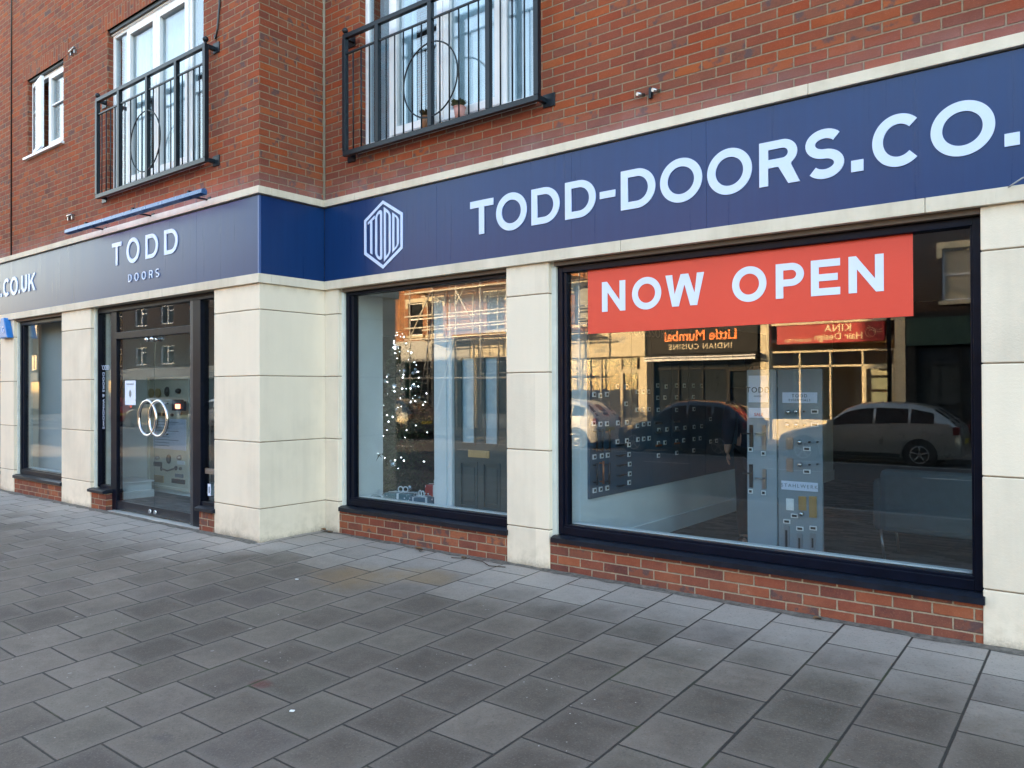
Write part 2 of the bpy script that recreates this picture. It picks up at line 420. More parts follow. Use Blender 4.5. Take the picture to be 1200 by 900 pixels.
# ------------------------------------------------------------------ lettering: geometric capitals drawn as closed loops
CURVES = []
def arc(cx, cz, rx, rz, a0, a1, n=28): return [(cx+rx*math.cos(a0+(a1-a0)*i/n), cz+rz*math.sin(a0+(a1-a0)*i/n)) for i in range(n+1)]
def glyph(ch, x0, x1, z0, z1, t):
    w, h = x1-x0, z1-z0; cx, cz = (x0+x1)/2, (z0+z1)/2; P = math.pi
    if ch == 'T': return [[(cx-t/2,z0),(cx+t/2,z0),(cx+t/2,z1-t),(x1,z1-t),(x1,z1),(x0,z1),(x0,z1-t),(cx-t/2,z1-t)]]
    if ch == 'O': return [arc(cx,cz,w/2,h/2,0,2*P,56)[:-1], arc(cx,cz,w/2-t,h/2-t,0,2*P,56)[:-1]]
    if ch == 'D':
        rx = min(w*.62, h*.52)
        return [[(x0,z0),(x1-rx,z0)]+arc(x1-rx,cz,rx,h/2,-P/2,P/2)[1:-1]+[(x1-rx,z1),(x0,z1)],
                [(x0+t,z0+t*.92),(x1-rx,z0+t*.92)]+arc(x1-rx,cz,rx-t,h/2-t*.92,-P/2,P/2)[1:-1]+[(x1-rx,z1-t*.92),(x0+t,z1-t*.92)]]
    if ch == 'C':
        a = R(46); o = arc(cx+w*.03,cz,w*.53,h/2,a,2*P-a,48); i = arc(cx+w*.03,cz,w*.53-t,h/2-t,2*P-a,a,48); return [o+i]
    if ch == 'S':
        rz = (h-t)/4; rx = w/2-t/2; c1, c2 = z1-t/2-rz, z0+t/2+rz
        path = arc(cx,c1,rx,rz,R(35),R(270),22)[:-1]+arc(cx,c2,rx,rz,R(90),R(-145),22)[0:]
        L, Q = [], []
        for k, p in enumerate(path):
            a, b = path[max(k-1,0)], path[min(k+1,len(path)-1)]; dx, dz = b[0]-a[0], b[1]-a[1]; l = math.hypot(dx,dz)
            nx, nz = -dz/l*t/2, dx/l*t/2; L.append((p[0]+nx,p[1]+nz)); Q.append((p[0]-nx,p[1]-nz))
        return [L+Q[::-1]]
    if ch in 'PR':
        bh_ = h*.66 if ch == 'P' else h*.60; zb = z1-bh_; rx = min(w*.52, bh_*.55); xx = x1 if ch == 'P' else x1-w*.04
        outer = [(x0,z0),(x0,z1),(xx-rx,z1)]+arc(xx-rx,(z1+zb)/2,rx,bh_/2,P/2,-P/2,24)[1:-1]
        if ch == 'R':
            outer = outer[:-4]+[(xx-rx*.42,zb+t*.10),(x1+t*.1,z0),(x1-t*1.15,z0),(cx-t*.05,zb),(x0+t,zb),(x0+t,z0)]
        else: outer += [(xx-rx,zb),(x0+t,zb),(x0+t,z0)]
        inner = [(x0+t,z1-t*.92),(x0+t,zb+t*.92),(xx-rx,zb+t*.92)]+arc(xx-rx,(z1+zb)/2,rx-t,bh_/2-t*.92,-P/2,P/2,20)[1:-1]+[(xx-rx,z1-t*.92)]
        return [outer, inner]
    if ch == 'E': m = h*.5; return [[(x0,z0),(x1,z0),(x1,z0+t*.95),(x0+t,z0+t*.95),(x0+t,cz-t*.45),(x1-w*.08,cz-t*.45),(x1-w*.08,cz+t*.45),(x0+t,cz+t*.45),(x0+t,z1-t*.95),(x1,z1-t*.95),(x1,z1),(x0,z1)]]
    if ch == 'N': return [[(x0,z0),(x0+t,z0),(x0+t,z1-t*1.65),(x1-t*.9,z0),(x1,z0),(x1,z1),(x1-t,z1),(x1-t,z0+t*1.65),(x0+t*.9,z1),(x0,z1)]]
    if ch == 'W':
        q = t*1.08; a = w*.24
        return [[(x0,z1),(x0+a-q*.35,z0),(x0+a+q*.62,z0),(cx,z1-t*1.5),(x1-a-q*.62,z0),(x1-a+q*.35,z0),(x1,z1),(x1-q,z1),(x1-a,z0+t*1.75),(cx+q*.55,z1),(cx-q*.55,z1),(x0+a,z0+t*1.75),(x0+q,z1)]]
    if ch == 'U':
        rz = w/2; return [[(x0,z1),(x0,z0+rz)]+arc(cx,z0+rz,w/2,rz,P,2*P)[1:-1]+[(x1,z0+rz),(x1,z1),(x1-t,z1),(x1-t,z0+rz)]+arc(cx,z0+rz,w/2-t,rz-t,2*P,P)[1:-1]+[(x0+t,z0+rz),(x0+t,z1)]]
    if ch == 'K': return [[(x0,z0),(x0+t,z0),(x0+t,z0+h*.33),(x0+t+w*.16,cz-h*.02),(x1-t*1.15,z0),(x1+t*.1,z0),(x0+t+w*.33,cz+h*.09),(x1,z1),(x1-t*1.25,z1),(x0+t,z0+h*.52),(x0+t,z1),(x0,z1)]]
    if ch == 'A': return [[(x0,z0),(x0+t,z0),(x0+t*1.35,z0+h*.2),(x1-t*1.35,z0+h*.2),(x1-t,z0),(x1,z0),(cx+t*.55,z1),(cx-t*.55,z1)],[(x0+t*1.8,z0+h*.2+t),(x1-t*1.8,z0+h*.2+t),(cx,z1-t*1.3)]]
    if ch == '-': return [[(x0,cz-t*.52),(x1,cz-t*.52),(x1,cz+t*.38),(x0,cz+t*.38)]]
    if ch == '.': return [[(x0,z0),(x1,z0),(x1,z0+w),(x0,z0+w)]]
    return []
def loops_obj(name, loops, mat, parent, org, ext=.004, face=-1, local=False):
    """flat loops (x,z) -> solid lettering standing proud of plane y; face -1 looks to -y, +1 to +y"""
    cu = bpy.data.curves.new(name, 'CURVE'); cu.dimensions = '2D'; cu.fill_mode = 'BOTH'; cu.extrude = ext
    for lp in loops:
        sp = cu.splines.new('POLY'); sp.points.add(len(lp)-1); sp.use_cyclic_u = True
        for p, (a, b) in zip(sp.points, lp): p.co = (a, b, 0, 1)
    o = bpy.data.objects.new(name, cu); COL.objects.link(o)
    o.rotation_euler = (R(90), 0, 0 if face < 0 else R(180)); o.location = org
    cu.materials.append(MT[mat] if isinstance(mat, str) else mat)
    CURVES.append((name, o, parent)); return o
def text_obj(name, s, mat, parent, org, size, ext=.002, rot=(R(90),0,0), align='CENTER', spacing=1.0, sx=1.0, shear=0, off=0):
    cu = bpy.data.curves.new(name, 'FONT'); cu.body = s; cu.size = size; cu.extrude = ext; cu.align_x = align; cu.align_y = 'CENTER'
    cu.space_character = spacing; cu.shear = shear; cu.offset = off; cu.resolution_u = 4
    o = bpy.data.objects.new(name, cu); COL.objects.link(o); o.rotation_euler = rot; o.location = org; o.scale = (sx, 1, 1)
    cu.materials.append(MT[mat] if isinstance(mat, str) else mat)
    CURVES.append((name, o, parent)); return o
def flush_curves():
    dg = bpy.context.evaluated_depsgraph_get(); dg.update()
    for name, o, parent in CURVES:
        me = bpy.data.meshes.new_from_object(o.evaluated_get(dg)); mw = o.matrix_world.copy(); ks = dict(o.items())
        cu = o.data; bpy.data.objects.remove(o)
        if isinstance(cu, bpy.types.Curve): bpy.data.curves.remove(cu)
        n = bpy.data.objects.new(name, me); COL.objects.link(n); me.name = name
        if parent is not None:
            top = parent
            while top.parent is not None: top = top.parent
            rm = Matrix.Translation(top.location) @ top.rotation_euler.to_matrix().to_4x4()
            me.transform(rm.inverted() @ mw); n.parent = parent
        else: me.transform(mw)
        for k, v in ks.items(): n[k] = v
    CURVES.clear()

# ================================================================== THE SETTING
def sst(a, b, x):
    t = min(1, max(0, (x-a)/(b-a))); return t*t*(3-2*t)
def gz(x, y):
    q = y if y > -4.2 else -4.2+(y+4.2)*.25
    return .0453*min(q, 0)+.034*(1-sst(-6.6, -4.9, x))*sst(0.2, -.6, y if x > -6.6 else -1)
mb = MB(); xs = [-60+2*i for i in range(18)]+[-24+.5*i for i in range(72)]+[12+2*i for i in range(25)]
ys = [.35, 0, -.3, -.6, -.9, -1.3, -1.8, -2.3, -2.8, -3.3, -3.8, -4.2, -4.6, -5, -5.5, -6.0]
mb.grid([[(x, y, gz(x, y)) for x in xs] for y in ys][::-1], smooth=True)
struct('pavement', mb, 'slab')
kz = gz(0, -6.0)
mb = MB(); mb.box(-60, 60, -6.15, -6.002, kz-.14, kz+.002); struct('near_kerb', mb, 'kerb', bev=.012)
# thin cement haunching where the slabs meet the walls
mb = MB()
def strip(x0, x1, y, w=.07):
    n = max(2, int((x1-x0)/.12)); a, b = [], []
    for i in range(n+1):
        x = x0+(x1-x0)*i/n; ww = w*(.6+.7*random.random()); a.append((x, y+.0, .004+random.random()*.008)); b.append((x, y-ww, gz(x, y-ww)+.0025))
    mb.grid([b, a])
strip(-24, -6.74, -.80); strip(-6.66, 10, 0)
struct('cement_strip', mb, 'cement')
mb = MB()
ry = [-6.15, -8, -11, -14, -15.78]; rz_ = [kz-.14, kz-.05, kz-.01, kz-.05, kz-.12]
mb.grid([[(x, y, z) for x in (-400, -60, -20, 20, 60, 400)] for y, z in zip(ry, rz_)][::-1])
struct('road', mb, 'asphalt')
mb = MB()
for i in range(-22, 12):
    mb.poly([(i*3, -11.05, kz-.004), (i*3+1.2, -11.05, kz-.004), (i*3+1.2, -10.95, kz-.004), (i*3, -10.95, kz-.004)])
mb.poly([(-60,-13.55,kz-.034),(60,-13.55,kz-.034),(60,-13.45,kz-.032),(-60,-13.45,kz-.032)])
struct('road_markings', mb, 'roadwhite')
for yy in (-6.42, -6.62): struct('yellow_line', MB().poly([(-60,yy-.05,kz-.120),(60,yy-.05,kz-.120),(60,yy+.05,kz-.116),(-60,yy+.05,kz-.116)]), plain('yellow_road_paint', (.62,.42,.05), .7, var=.2))
FZ = kz+.0
mb = MB(); mb.box(-60, 60, -15.92, -15.78, FZ-.14, FZ+.004); struct('far_kerb', mb, 'kerb', bev=.012)
mb = MB(); mb.grid([[(x, y, z) for x in (-60, -20, 20, 60)] for y, z in ((-20.5, FZ+.07), (-19.6, FZ+.06), (-15.9, FZ))]); struct('far_pavement', mb, 'slab')
mb = MB(); mb.poly([(-1500,-1500,-.75),(1500,-1500,-.75),(1500,1500,-.75),(-1500,1500,-.75)]); struct('ground', mb, plain('ground_earth', (.09,.09,.08), .9))

# ================================================================== THE SHOP BUILDING
XO = -6.698
B = thing('shop_building', 'red brick building with cream pilasters, navy shop windows and upstairs flats over the door shop', 'building')
UW1 = (-9.95, -7.72, 3.93, 6.02)       # upstairs french window, left
UW2 = (-6.12, -3.90, 3.93, 6.02)       # upstairs french window, right
SW = (-12.46, -11.24, 4.85, 6.02)      # small casement
ZUT = 3.529
TOP = 13.2
mb = MB()
wall(mb, -24.6, XO, ZUT-.05, TOP, [UW1, SW, (-14.9-1.1, -14.9+1.1, 3.93, 6.02), (-19.5, -18.3, 4.85, 6.02)], -.8, .3)
wall(mb, XO, 10, ZUT-.05, TOP, [UW2, (-.42, 1.78, 3.93, 6.02), (4.9, 7.1, 3.93, 6.02)], 0, .3)
wall(mb, -.8+.0005, 0, ZUT-.05, TOP, [], XO+.0002, -.3, 'x')
mb.build('brick_wall', 'brick', B)
mb = MB(); mb.box(-24.6, -24.35, -.8, 12, -.5, TOP); mb.box(9.8, 10, .3, 12, -.5, TOP); mb.box(-24.3, 9.8, 11.8, 12, -.5, TOP); mb.build('gable_wall', 'brick', B)
mb = MB(); mb.box(-24.6, 10, -.5, 12, TOP+.001, TOP+.2); mb.box(-24.6, XO, -.85, -.5, TOP, TOP+.15); mb.box(XO, 10, -.05, .3, TOP+.001, TOP+.15); mb.build('roof', plain('roof_felt', (.08,.08,.085), .8), B)
mb = MB(); mb.box(-24.3, 9.8, .3, 11.8, 2.80, 3.40); mb.box(-24.3, XO-.32, -.5, .3, 2.80, 3.40); mb.build('floor_slab', 'white', B)
# soldier course lintels
for (a, b, c, d), y in ((UW1, -.8), (SW, -.8), (UW2, 0)): MB().box(a-.16, b+.16, y-.0035, y+.05, d, d+.218).build('lintel', 'soldier', B)
mb = MB(); mb.tube([(-13.05, -.807, 3.53), (-13.05, -.807, TOP)], .012, 6); mb.build('movement_joint', 'black', B)
mb = MB(); mb.tube([(XO+.004, -.006, 3.53), (XO+.004, -.006, TOP)], .014, 6); mb.build('corner_sealant', plain('mastic', (.33,.30,.25), .8), B)
# stone bands
def band(name, z0, z1, p, depth=.12):
    m1 = MB(); J1 = [-24.6, -21.2, -18.0, -15.4, -12.05, -8.86, XO+p]
    for a, b in zip(J1, J1[1:]): m1.box(a+.0015, b-(.0015 if b < XO else 0), -.8-p, -.8+depth, z0, z1)
    m1.box(XO-depth, XO+p, -.8+depth, -p, z0, z1)
    J2 = [XO+p, -4.22, -1.62, .9, 3.4, 6, 10]
    if z0 < 3: J2 = [XO+p, -3.05, -.93, 1.6, 4.2, 10]
    for a, b in zip(J2, J2[1:]): m1.box(a+.0015, b-.0015, -p, depth, z0, z1)
    m1.box(XO-depth, XO+p-.0005, -p, depth, z0, z1-.0005)
    m1.build(name, 'stone', B, bev=.004)
band('stone_band', 3.456, ZUT, .032); band('stone_band', 2.571, 2.662, .032)
mb = MB(); mb.box(-24.5, XO-.02, -.76, -.5, 2.662, 3.456); mb.box(XO-.3, XO-.02, -.5, .28, 2.662, 3.456); mb.box(XO-.02, 10, .03, .28, 2.662, 3.456)
mb.build('sign_backing', 'brownsoffit', B)
# rendered pilasters: blocks with recessed joints
def pilaster(x0, x1, y, d=.34):
    m1 = MB(); m1.cur = 0
    zs = [-.25, .33, .99, 1.65, 2.31, 2.571]
    for a, b in zip(zs, zs[1:]): m1.box(x0, x1, y, y+d, a+(.004 if a > 0 else 0), b-(.004 if b < 2.5 else 0))
    p_ = m1.build('pilaster', 'stucco', B, bev=.006)
    m2 = MB(); m2.box(x0+.008, x1-.008, y+.011, y+d-.01, -.2, 2.56); m2.build('recessed_joint', 'joint', p_)
pil = pilaster
pil(-13.50, -12.965, -.8); pil(-11.295, -10.42, -.8); pil(-7.517, XO, -.8, d=1.14)
pil(XO+.0005, -6.474, 0.0003, d=.339); pil(-4.211, -3.758, 0); pil(-.645, -.10, 0); pil(2.6, 3.1, 0); pil(9.2, 10, 0); pil(-17.2, -16.7, -.8); pil(-24.6, -23.9, -.8)
# reveal liners: thin render return beside each opening (front edge flush 55 mm behind pilaster face)
m_rev = plain('pale_reveal_render', (.60,.62,.58), .75)
for x0, x1, y in ((-3.758, -3.715, .045), (-6.474, -6.435, .045), (-12.965, -12.925, -.755), (-10.42, -10.38, -.755)): MB().box(x0, x1, y, y+.20, .24, 2.571).build('reveal', m_rev, B)
# plinths
def plinth(x0, x1, y, ztop=.255):
    m1 = MB(); m1.box(x0, x1, y, y+.22, -.3, ztop); m1.build('brick_plinth', 'plinthbrick', B)
plinth(-6.474, -4.211, .012); plinth(-3.758, -.645, .012); plinth(-.10, 2.6, .012); plinth(3.1, 9.2, .012)
plinth(-12.965, -11.295, -.788, .235); plinth(-10.42, -10.02, -.788, .235); plinth(-7.83, -7.517, -.788, .235); plinth(-16.7, -13.5, -.788); plinth(-23.9, -17.2, -.788)
# shop windows
def shopwin(x0, x1, y, zb=.26, fl=.07, fr=.035, yg=.12, ft=.05):
    fm = MB(); zf = zb+.10
    fm.frame(x0, x1, zb+.035, 2.53, .05, y+yg-.05, y+yg+.05, wb=.065, wt=ft)
    fm.box(x0+.05, x0+.05+fl, y+yg-.035, y+yg+.035, zf, 2.53-ft); fm.box(x1-.05-fr, x1-.05, y+yg-.035, y+yg+.035, zf, 2.53-ft)
    fm.box(x0+.05, x1-.05, y+yg-.038, y+yg+.035, zf-.003, zf+.02)
    w = fm.build('window_frame', 'navy', B, bev=.004); 
    sm = MB(); sm.prism([(y-.028, zb-.02), (y+yg+.05, zb-.02), (y+yg+.05, zb+.035), (y+.02, zb+.033), (y-.028, zb+.018)], x0-.012, x1+.012, plane='yz'); sm.build('sill', 'navydark', w)
    hm = MB(); hm.box(x0, x1, y+.02, y+yg+.06, 2.535, 2.571); hm.build('head_trim', 'brownsoffit', w)
    gm = MB(); gm.box(x0+.05+fl, x1-.05-fr, y+yg-.006, y+yg+.006, zf+.02, 2.53-ft); gm.build('pane', 'glass', w)
    im = MB(); im.box(x0+.1, x1-.08, y+yg+.04, y+yg+.10, zf-.02, zf+.028); im.build('inner_sill', 'whitegloss', w)
shopwin(-6.435, -4.211, 0, fl=.055, fr=.0, ft=.03); shopwin(-3.715, -.645, 0, fl=.035, fr=.015); shopwin(-.10, 2.6, 0); shopwin(3.1, 9.2, 0)
shopwin(-12.925, -11.295, -.8, zb=.24, fl=.05, fr=.0); shopwin(-16.7, -13.5, -.8); shopwin(-23.9, -17.2, -.8)
# entrance screen at y = -.68
YE = -.68
fm = MB()
fm.box(-10.62, -10.36, YE-.05, YE+.05, .27, 2.56); fm.box(-10.36, -7.56, YE-.048, YE+.05, 2.50, 2.571)
fm.box(-10.38, -10.055, YE-.028, YE+.05, .24, .30)
fm.box(-10.055, -9.905, YE-.03, YE+.05, -.02, 2.50)
fm.box(-9.93, -8.10, YE-.04, YE+.05, 2.15, 2.235)
fm.box(-8.06, -7.90, YE-.055, YE+.05, .0, 2.50)
fm.box(-7.92, -7.5, YE-.045, YE+.05, .24, .30)
ent = fm.build('entrance_frame', 'navy', B, bev=.004)
fm = MB(); fm.box(-8.115, -8.062, YE-.052, YE+.04, .02, 2.50); fm.build('jamb_strip', plain('anodised_strip', (.04,.045,.055), .4, spec=.3), ent)
for x0, x1 in ((-10.44, -10.0), (-7.85, -7.50)): MB().prism([(-.835, .215), (YE, .215), (YE, .262), (-.79, .262), (-.835, .245)], x0, x1, plane='yz').build('sill', 'navydark', ent)
fm = MB(); fm.box(-9.95, -7.86, -.80, -.62, -.05, .012); fm.build('threshold', plain('aluminium_threshold', (.62,.62,.6), .4, metal=.5), ent)
fm = MB(); fm.box(-10.36, -10.055, YE-.006, YE+.006, .30, 2.50); fm.build('pane', 'glass', ent)
fm = MB(); fm.box(-7.90, -7.54, YE-.006, YE+.006, .30, 2.50); fm.build('pane', 'glass', ent)
fm = MB(); fm.box(-9.93, -8.12, YE-.006, YE+.006, 2.235, 2.50); fm.build('transom_pane', 'glass', ent)
for s_, xa, xb in ((-1, -9.925, -9.012), (1, -9.004, -8.12)):
    fm = MB(); fm.box(xa, xb, YE-.006, YE+.006, .13, 2.142); dl = fm.build('glass_door', 'glass', B)
    fm = MB(); fm.box(xa, xb, YE-.022, YE+.022, .028, .13); fm.build('bottom_rail', 'navydark', dl)
    xc = -9.008+s_*.062
    fm = MB(); fm.cyl((xc, YE-.05, 2.112), (xc, YE+.05, 2.112), .022); fm.sph((xc, YE-.055, 2.112), .03); fm.build('patch_fitting', 'chrome', dl)
    fm = MB(); fm.cyl((xc, YE-.034, .075), (xc, YE+.03, .075), .024); fm.build('floor_lock', 'chrome', dl)
    fm = MB(); xr = -9.008+s_*.015
    fm.torus((xr+s_*.20 if s_ > 0 else xr-.02, YE-.065, 1.18), .205, .019, 'y', 44, 12)
    for a in (60, -60): fm.cyl((xr+(.20 if s_ > 0 else -.02)+.205*math.cos(R(a))*-s_*-1, YE-.065, 1.18+.205*math.sin(R(a))), (xr+(.20 if s_ > 0 else -.02)+.205*math.cos(R(a))*-s_*-1, YE-.004, 1.18+.205*math.sin(R(a))), .012)
    fm.build('ring_handle', 'chrome', dl)
fm = MB(); fm.box(-7.865, -7.64, YE-.022, YE-.008, .60, .66); fm.box(-7.85, -7.655, YE-.030, YE-.020, .617, .643); fm.build('letter_plate', 'greymetal', ent)

# ------------------------------------------------------------------ upstairs windows
def french(x0, x1, z0, z1, y):
    yg = y+.10; fm = MB()
    fm.frame(x0, x1, z0+.06, z1-.04, .055, yg-.03, yg+.04)
    side = .30; m_ = .05
    xa, xb = x0+.055+side, x1-.055-side
    fm.box(xa, xa+m_, yg-.03, yg+.04, z0+.115, z1-.095); fm.box(xb-m_, xb, yg-.03, yg+.04, z0+.115, z1-.095)
    mid = (x0+x1)/2
    w = fm.build('window_frame', 'upvc', B, bev=.005)
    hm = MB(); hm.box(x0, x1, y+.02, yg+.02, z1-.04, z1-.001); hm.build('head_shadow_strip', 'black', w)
    hm = MB(); hm.box(x0, x1, y+.05, yg-.03, z1-.058, z1-.042); hm.build('drip_strip', 'upvc', w)
    for a, b in ((xa+m_, mid-.005), (mid+.005, xb-m_)):
        sm = MB(); sm.frame(a, b, z0+.115, z1-.095, .075, yg-.05, yg+.02); sm.build('sash', 'upvc', w, bev=.006)
        pm = MB(); pm.box(a+.075, b-.075, yg-.008, yg+.006, z0+.19, z1-.17); pm.build('pane', 'upglass', w)
    for a, b in ((x0+.055, xa), (xb, x1-.055)):
        pm = MB(); pm.box(a, b, yg-.008, yg+.006, z0+.115, z1-.095); pm.build('pane', 'upglass', w)
    sm = MB(); sm.box(x0-.03, x1+.03, y-.055, yg+.04, z0+.0, z0+.028); sm.box(x0, x1, yg-.06, yg+.04, z0+.028, z0+.06); sm.build('sill', 'upvc', w, bev=.004)
    cm = MB(); n = 60
    def curtain(a, b, yy, zz0, zz1):
        cm.grid([[(a+(b-a)*i/n, yy+.030*math.sin(i*.42)+.012*math.sin(i*.95), z) for i in range(n+1)] for z in (zz0, zz1)])
    curtain(x0+.02, x0+.55, yg+.16, z0, z1); curtain(mid-.30, mid+.50, yg+.18, z0, z1); curtain(x1-.42, x1-.02, yg+.16, z0, z1)
    cm.build('net_curtain', plain('net_curtain', (.80,.82,.84), .9), w)
    bm_ = MB(); bm_.box(x0-.3, x1+.3, yg+1.4, yg+1.45, 3.42, z1+.2); bm_.build('room_wall', plain('room_wall', (.40,.44,.48), .8), w)
french(*UW1, -.8); french(*UW2, 0); french(-16.0, -13.8, 3.93, 6.02, -.8); french(-.42, 1.78, 3.93, 6.02, 0); french(4.9, 7.1, 3.93, 6.02, 0)
# small casement, left leaf swung open
x0, x1, z0, z1 = SW; y = -.8; yg = y+.09
fm = MB(); fm.frame(x0, x1, z0+.04, z1-.03, .05, yg-.03, yg+.04); mid = (x0+x1)/2; fm.box(mid-.03, mid+.03, yg-.03, yg+.04, z0+.09, z1-.08)
w = fm.build('window_frame', 'upvc', B, bev=.005)
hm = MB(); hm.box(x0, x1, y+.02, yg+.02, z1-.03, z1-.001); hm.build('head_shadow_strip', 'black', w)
sm = MB(); sm.frame(mid+.03, x1-.05, z0+.09, z1-.08, .06, yg-.045, yg+.02); sm.box(mid+.09, x1-.11, yg-.03, yg-.005, 5.50, 5.525); sm.build('sash', 'upvc', w, bev=.005)
pm = MB(); pm.box(mid+.09, x1-.11, yg-.004, yg+.006, z0+.15, z1-.14); pm.build('pane', 'upglass', w)
sm = MB(); wl = mid-.03-(x0+.05); a = R(9)
hx, hy = x0+.05, yg-.045
def sw(d, z, t=0): return (hx+d*math.cos(a)+t*math.sin(a), hy-d*math.sin(a)+t*math.cos(a), z)
def leafbox(m1, d0, d1, za, zb, t=.04):
    P = [sw(d0,za,0),sw(d1,za,0),sw(d1,za,t),sw(d0,za,t),sw(d0,zb,0),sw(d1,zb,0),sw(d1,zb,t),sw(d0,zb,t)]
    o = len(m1.v); m1.v += P
    for q in ((0,3,2,1),(4,5,6,7),(0,1,5,4),(1,2,6,5),(2,3,7,6),(3,0,4,7)): m1.face([o+i for i in q])
za, zb = z0+.09, z1-.08
leafbox(sm, 0, .04, za, zb); leafbox(sm, wl-.04, wl, za, zb); leafbox(sm, .04, wl-.04, za, za+.05); leafbox(sm, .04, wl-.04, zb-.05, zb); leafbox(sm, .06, wl-.06, 5.50, 5.52, .02)
sm.build('open_sash', 'upvc', w, bev=.004)
pm = MB(); leafbox(pm, .04, wl-.04, za+.05, zb-.05, .018); pm.build('pane', 'upglass', w)
sm = MB(); sm.box(x0-.04, x1+.03, y-.05, yg+.04, z0, z0+.035); sm.build('sill', 'upvc', w, bev=.004)
bm_ = MB(); bm_.box(x0-.1, x1+.1, yg+.5, yg+.55, z0-.2, z1+.2); bm_.build('room_wall', plain('small_room_wall', (.55,.52,.46), .8), w)

# ================================================================== JULIET BALCONIES
def balcony(label, X0, X1, y, wally, posts, cx, cz):
    t = thing('balcony_railing', label, 'balcony', (X0, y, 3.92), 0, 'black iron balcony railings under the upstairs windows'); o = Vector((X0, y, 3.92))
    L_ = X1-X0; d = wally-y; h = 1.17
    def bar(name, x0, x1, y0, y1, z0, z1): return MB().box(x0, x1, y0, y1, z0, z1).build(name, 'iron', t, bev=.003)
    bar('top_rail', -.02, L_+.02, -.022, .022, h, h+.045); bar('lower_rail', 0.022, L_-.022, -.009, .009, h-.165, h-.145); bar('bottom_rail', -.02, L_+.02, -.022, .022, -.03, .02)
    for k, px in enumerate([0, *[q-X0 for q in posts], L_]):
        e = k in (0, len(posts)+1)
        p = bar('post', px-.024, px+.024, -.024, .024, .02, h)
        if e: MB().cyl((px, 0, h+.045), (px, 0, h+.065), .012).sph((px, 0, h+.088), .031, 14, 10).build('ball_finial', 'iron', p)
    xs_ = [0]+[q-X0 for q in posts]+[L_]
    for a, b in zip(xs_, xs_[1:]):
        n = max(2, round((b-a)/.125))
        for i in range(1, n):
            x = a+(b-a)*i/n; MB().cyl((x, 0, .02), (x, 0, h-.165), .0075, 8).build('baluster', 'iron', t)
    MB().torus((cx-X0, -.012, cz-3.92), .345, .0075, 'y', 48, 8).build('ring', 'iron', t)
    for px in (0, L_):
        s_ = -1 if px == 0 else 1
        for zz in (.0, h+.02):
            MB().box(px-.02, px+.02, .022, d, zz-.02, zz+.02).box(px-.02 if s_ > 0 else px-.10, px+.10 if s_ > 0 else px+.02, d-.012, d-.001, zz-.055, zz+.055).build('wall_bracket', 'iron', t, bev=.002)
    return t
balcony('black iron railing with ring motif above the slim light bar, left french window', -9.98, -7.50, -.905, -.8, (-9.40, -8.72, -8.08), -8.76, 4.36)
balcony('black iron railing with ring motif above the hexagonal logo, pot plants behind its bars', -6.21, -3.78, -.12, 0, (-5.72, -5.0, -4.30), -5.0, 4.37)
t = thing('balcony_railing', 'black iron balcony railing of which only one corner shows at the upper right', 'balcony', (-.50, -.12, 3.92), 0, 'black iron balcony railings under the upstairs windows')
L_ = 2.4
MB().box(-.02, L_, -.022, .022, -.03, .02).build('bottom_rail', 'iron', t); MB().box(-.02, L_, -.022, .022, 1.17, 1.215).build('top_rail', 'iron', t)
for i in range(5): MB().box(i*.59, i*.59+.04, -.02, .02, .02, 1.17).build('post', 'iron', t)
MB().box(-.02, .02, .022, .12, -.02, .02).box(-.10, .02, .108, .119, -.055, .055).build('wall_bracket', 'iron', t)

# pot plants behind the right balcony
def potplant(x, y, z, label, pot, leafc, n, hh, flower=None):
    t = thing('pot_plant', label, 'plant pot', (x, y, z)); mb = MB()
    mb.cyl((0,0,0), (0,0,.10), .040, 16, .055); mb.torus((0,0,.10), .055, .006, 'z', 18, 6); mb.build('pot', plain('plant_pot', pot, .7), t)
    mb = MB(); rnd = random.Random(int(abs(x)*100))
    for i in range(n):
        a = rnd.uniform(0, 6.3); l = rnd.uniform(.4, 1)*hh; s_ = rnd.uniform(.3, 1)*.09; b = Vector((math.cos(a)*s_*.7, math.sin(a)*s_*.7, .08+l*.8)); q = Vector((-math.sin(a), math.cos(a), .3))*.012
        b0 = b+Vector((math.cos(a)*.03, math.sin(a)*.03, .01)); mb.poly([b-q, b0, b+q, b-Vector((math.cos(a)*.02, math.sin(a)*.02, .02))])
    mb.build('leaves', plain('pot_leaves', leafc, .6, var=.4, scale=30), t)
potplant(-5.14, -.035, 3.975, 'brown flower pot on the sill behind the iron ring of the right balcony', (.30,.14,.07), (.10,.07,.03), 60, .10)
potplant(-4.72, -.035, 3.975, 'small pink pot with green succulent on the sill behind the right balcony bars', (.50,.25,.22), (.09,.11,.05), 120, .09)

# ================================================================== SIGNS
def panel_sign(label, segs, kind, y=None, x=None, loc=None):
    t = thing('fascia_sign', label, 'shop sign', loc)
    for a, b in segs:
        m1 = MB()
        if kind == 'y': m1.box(a+.0008, b-.0008, y, y+.02, 2.668, 3.445)
        else: m1.box(x-.02, x, a+.0008, b-.0008, 2.668, 3.445)
        m1.build('sign_panel', 'blue', t, world=True)
    return t
YS = -.004
s2 = panel_sign('long navy sign reading TODD-DOORS.CO.UK beside a hexagonal logo, over the large shop windows', [(XO+.004, -5.04), (-5.04, -3.52), (-3.52, -2.35), (-2.35, .2), (.2, 1.9), (1.9, 4.5), (4.5, 7), (7, 9.9)], 'y', y=YS, loc=(XO, 0, 2.668))
s1 = panel_sign('navy sign of the projecting left bay reading TODD DOORS over the glass entrance doors', [(-24.5, -21), (-21, -17.6), (-17.6, -14.2), (-14.2, -10.9), (-10.9, -7.86), (-7.86, XO-.028)], 'y', y=-.8+YS+.004, loc=(-24.5, -.8, 2.668))
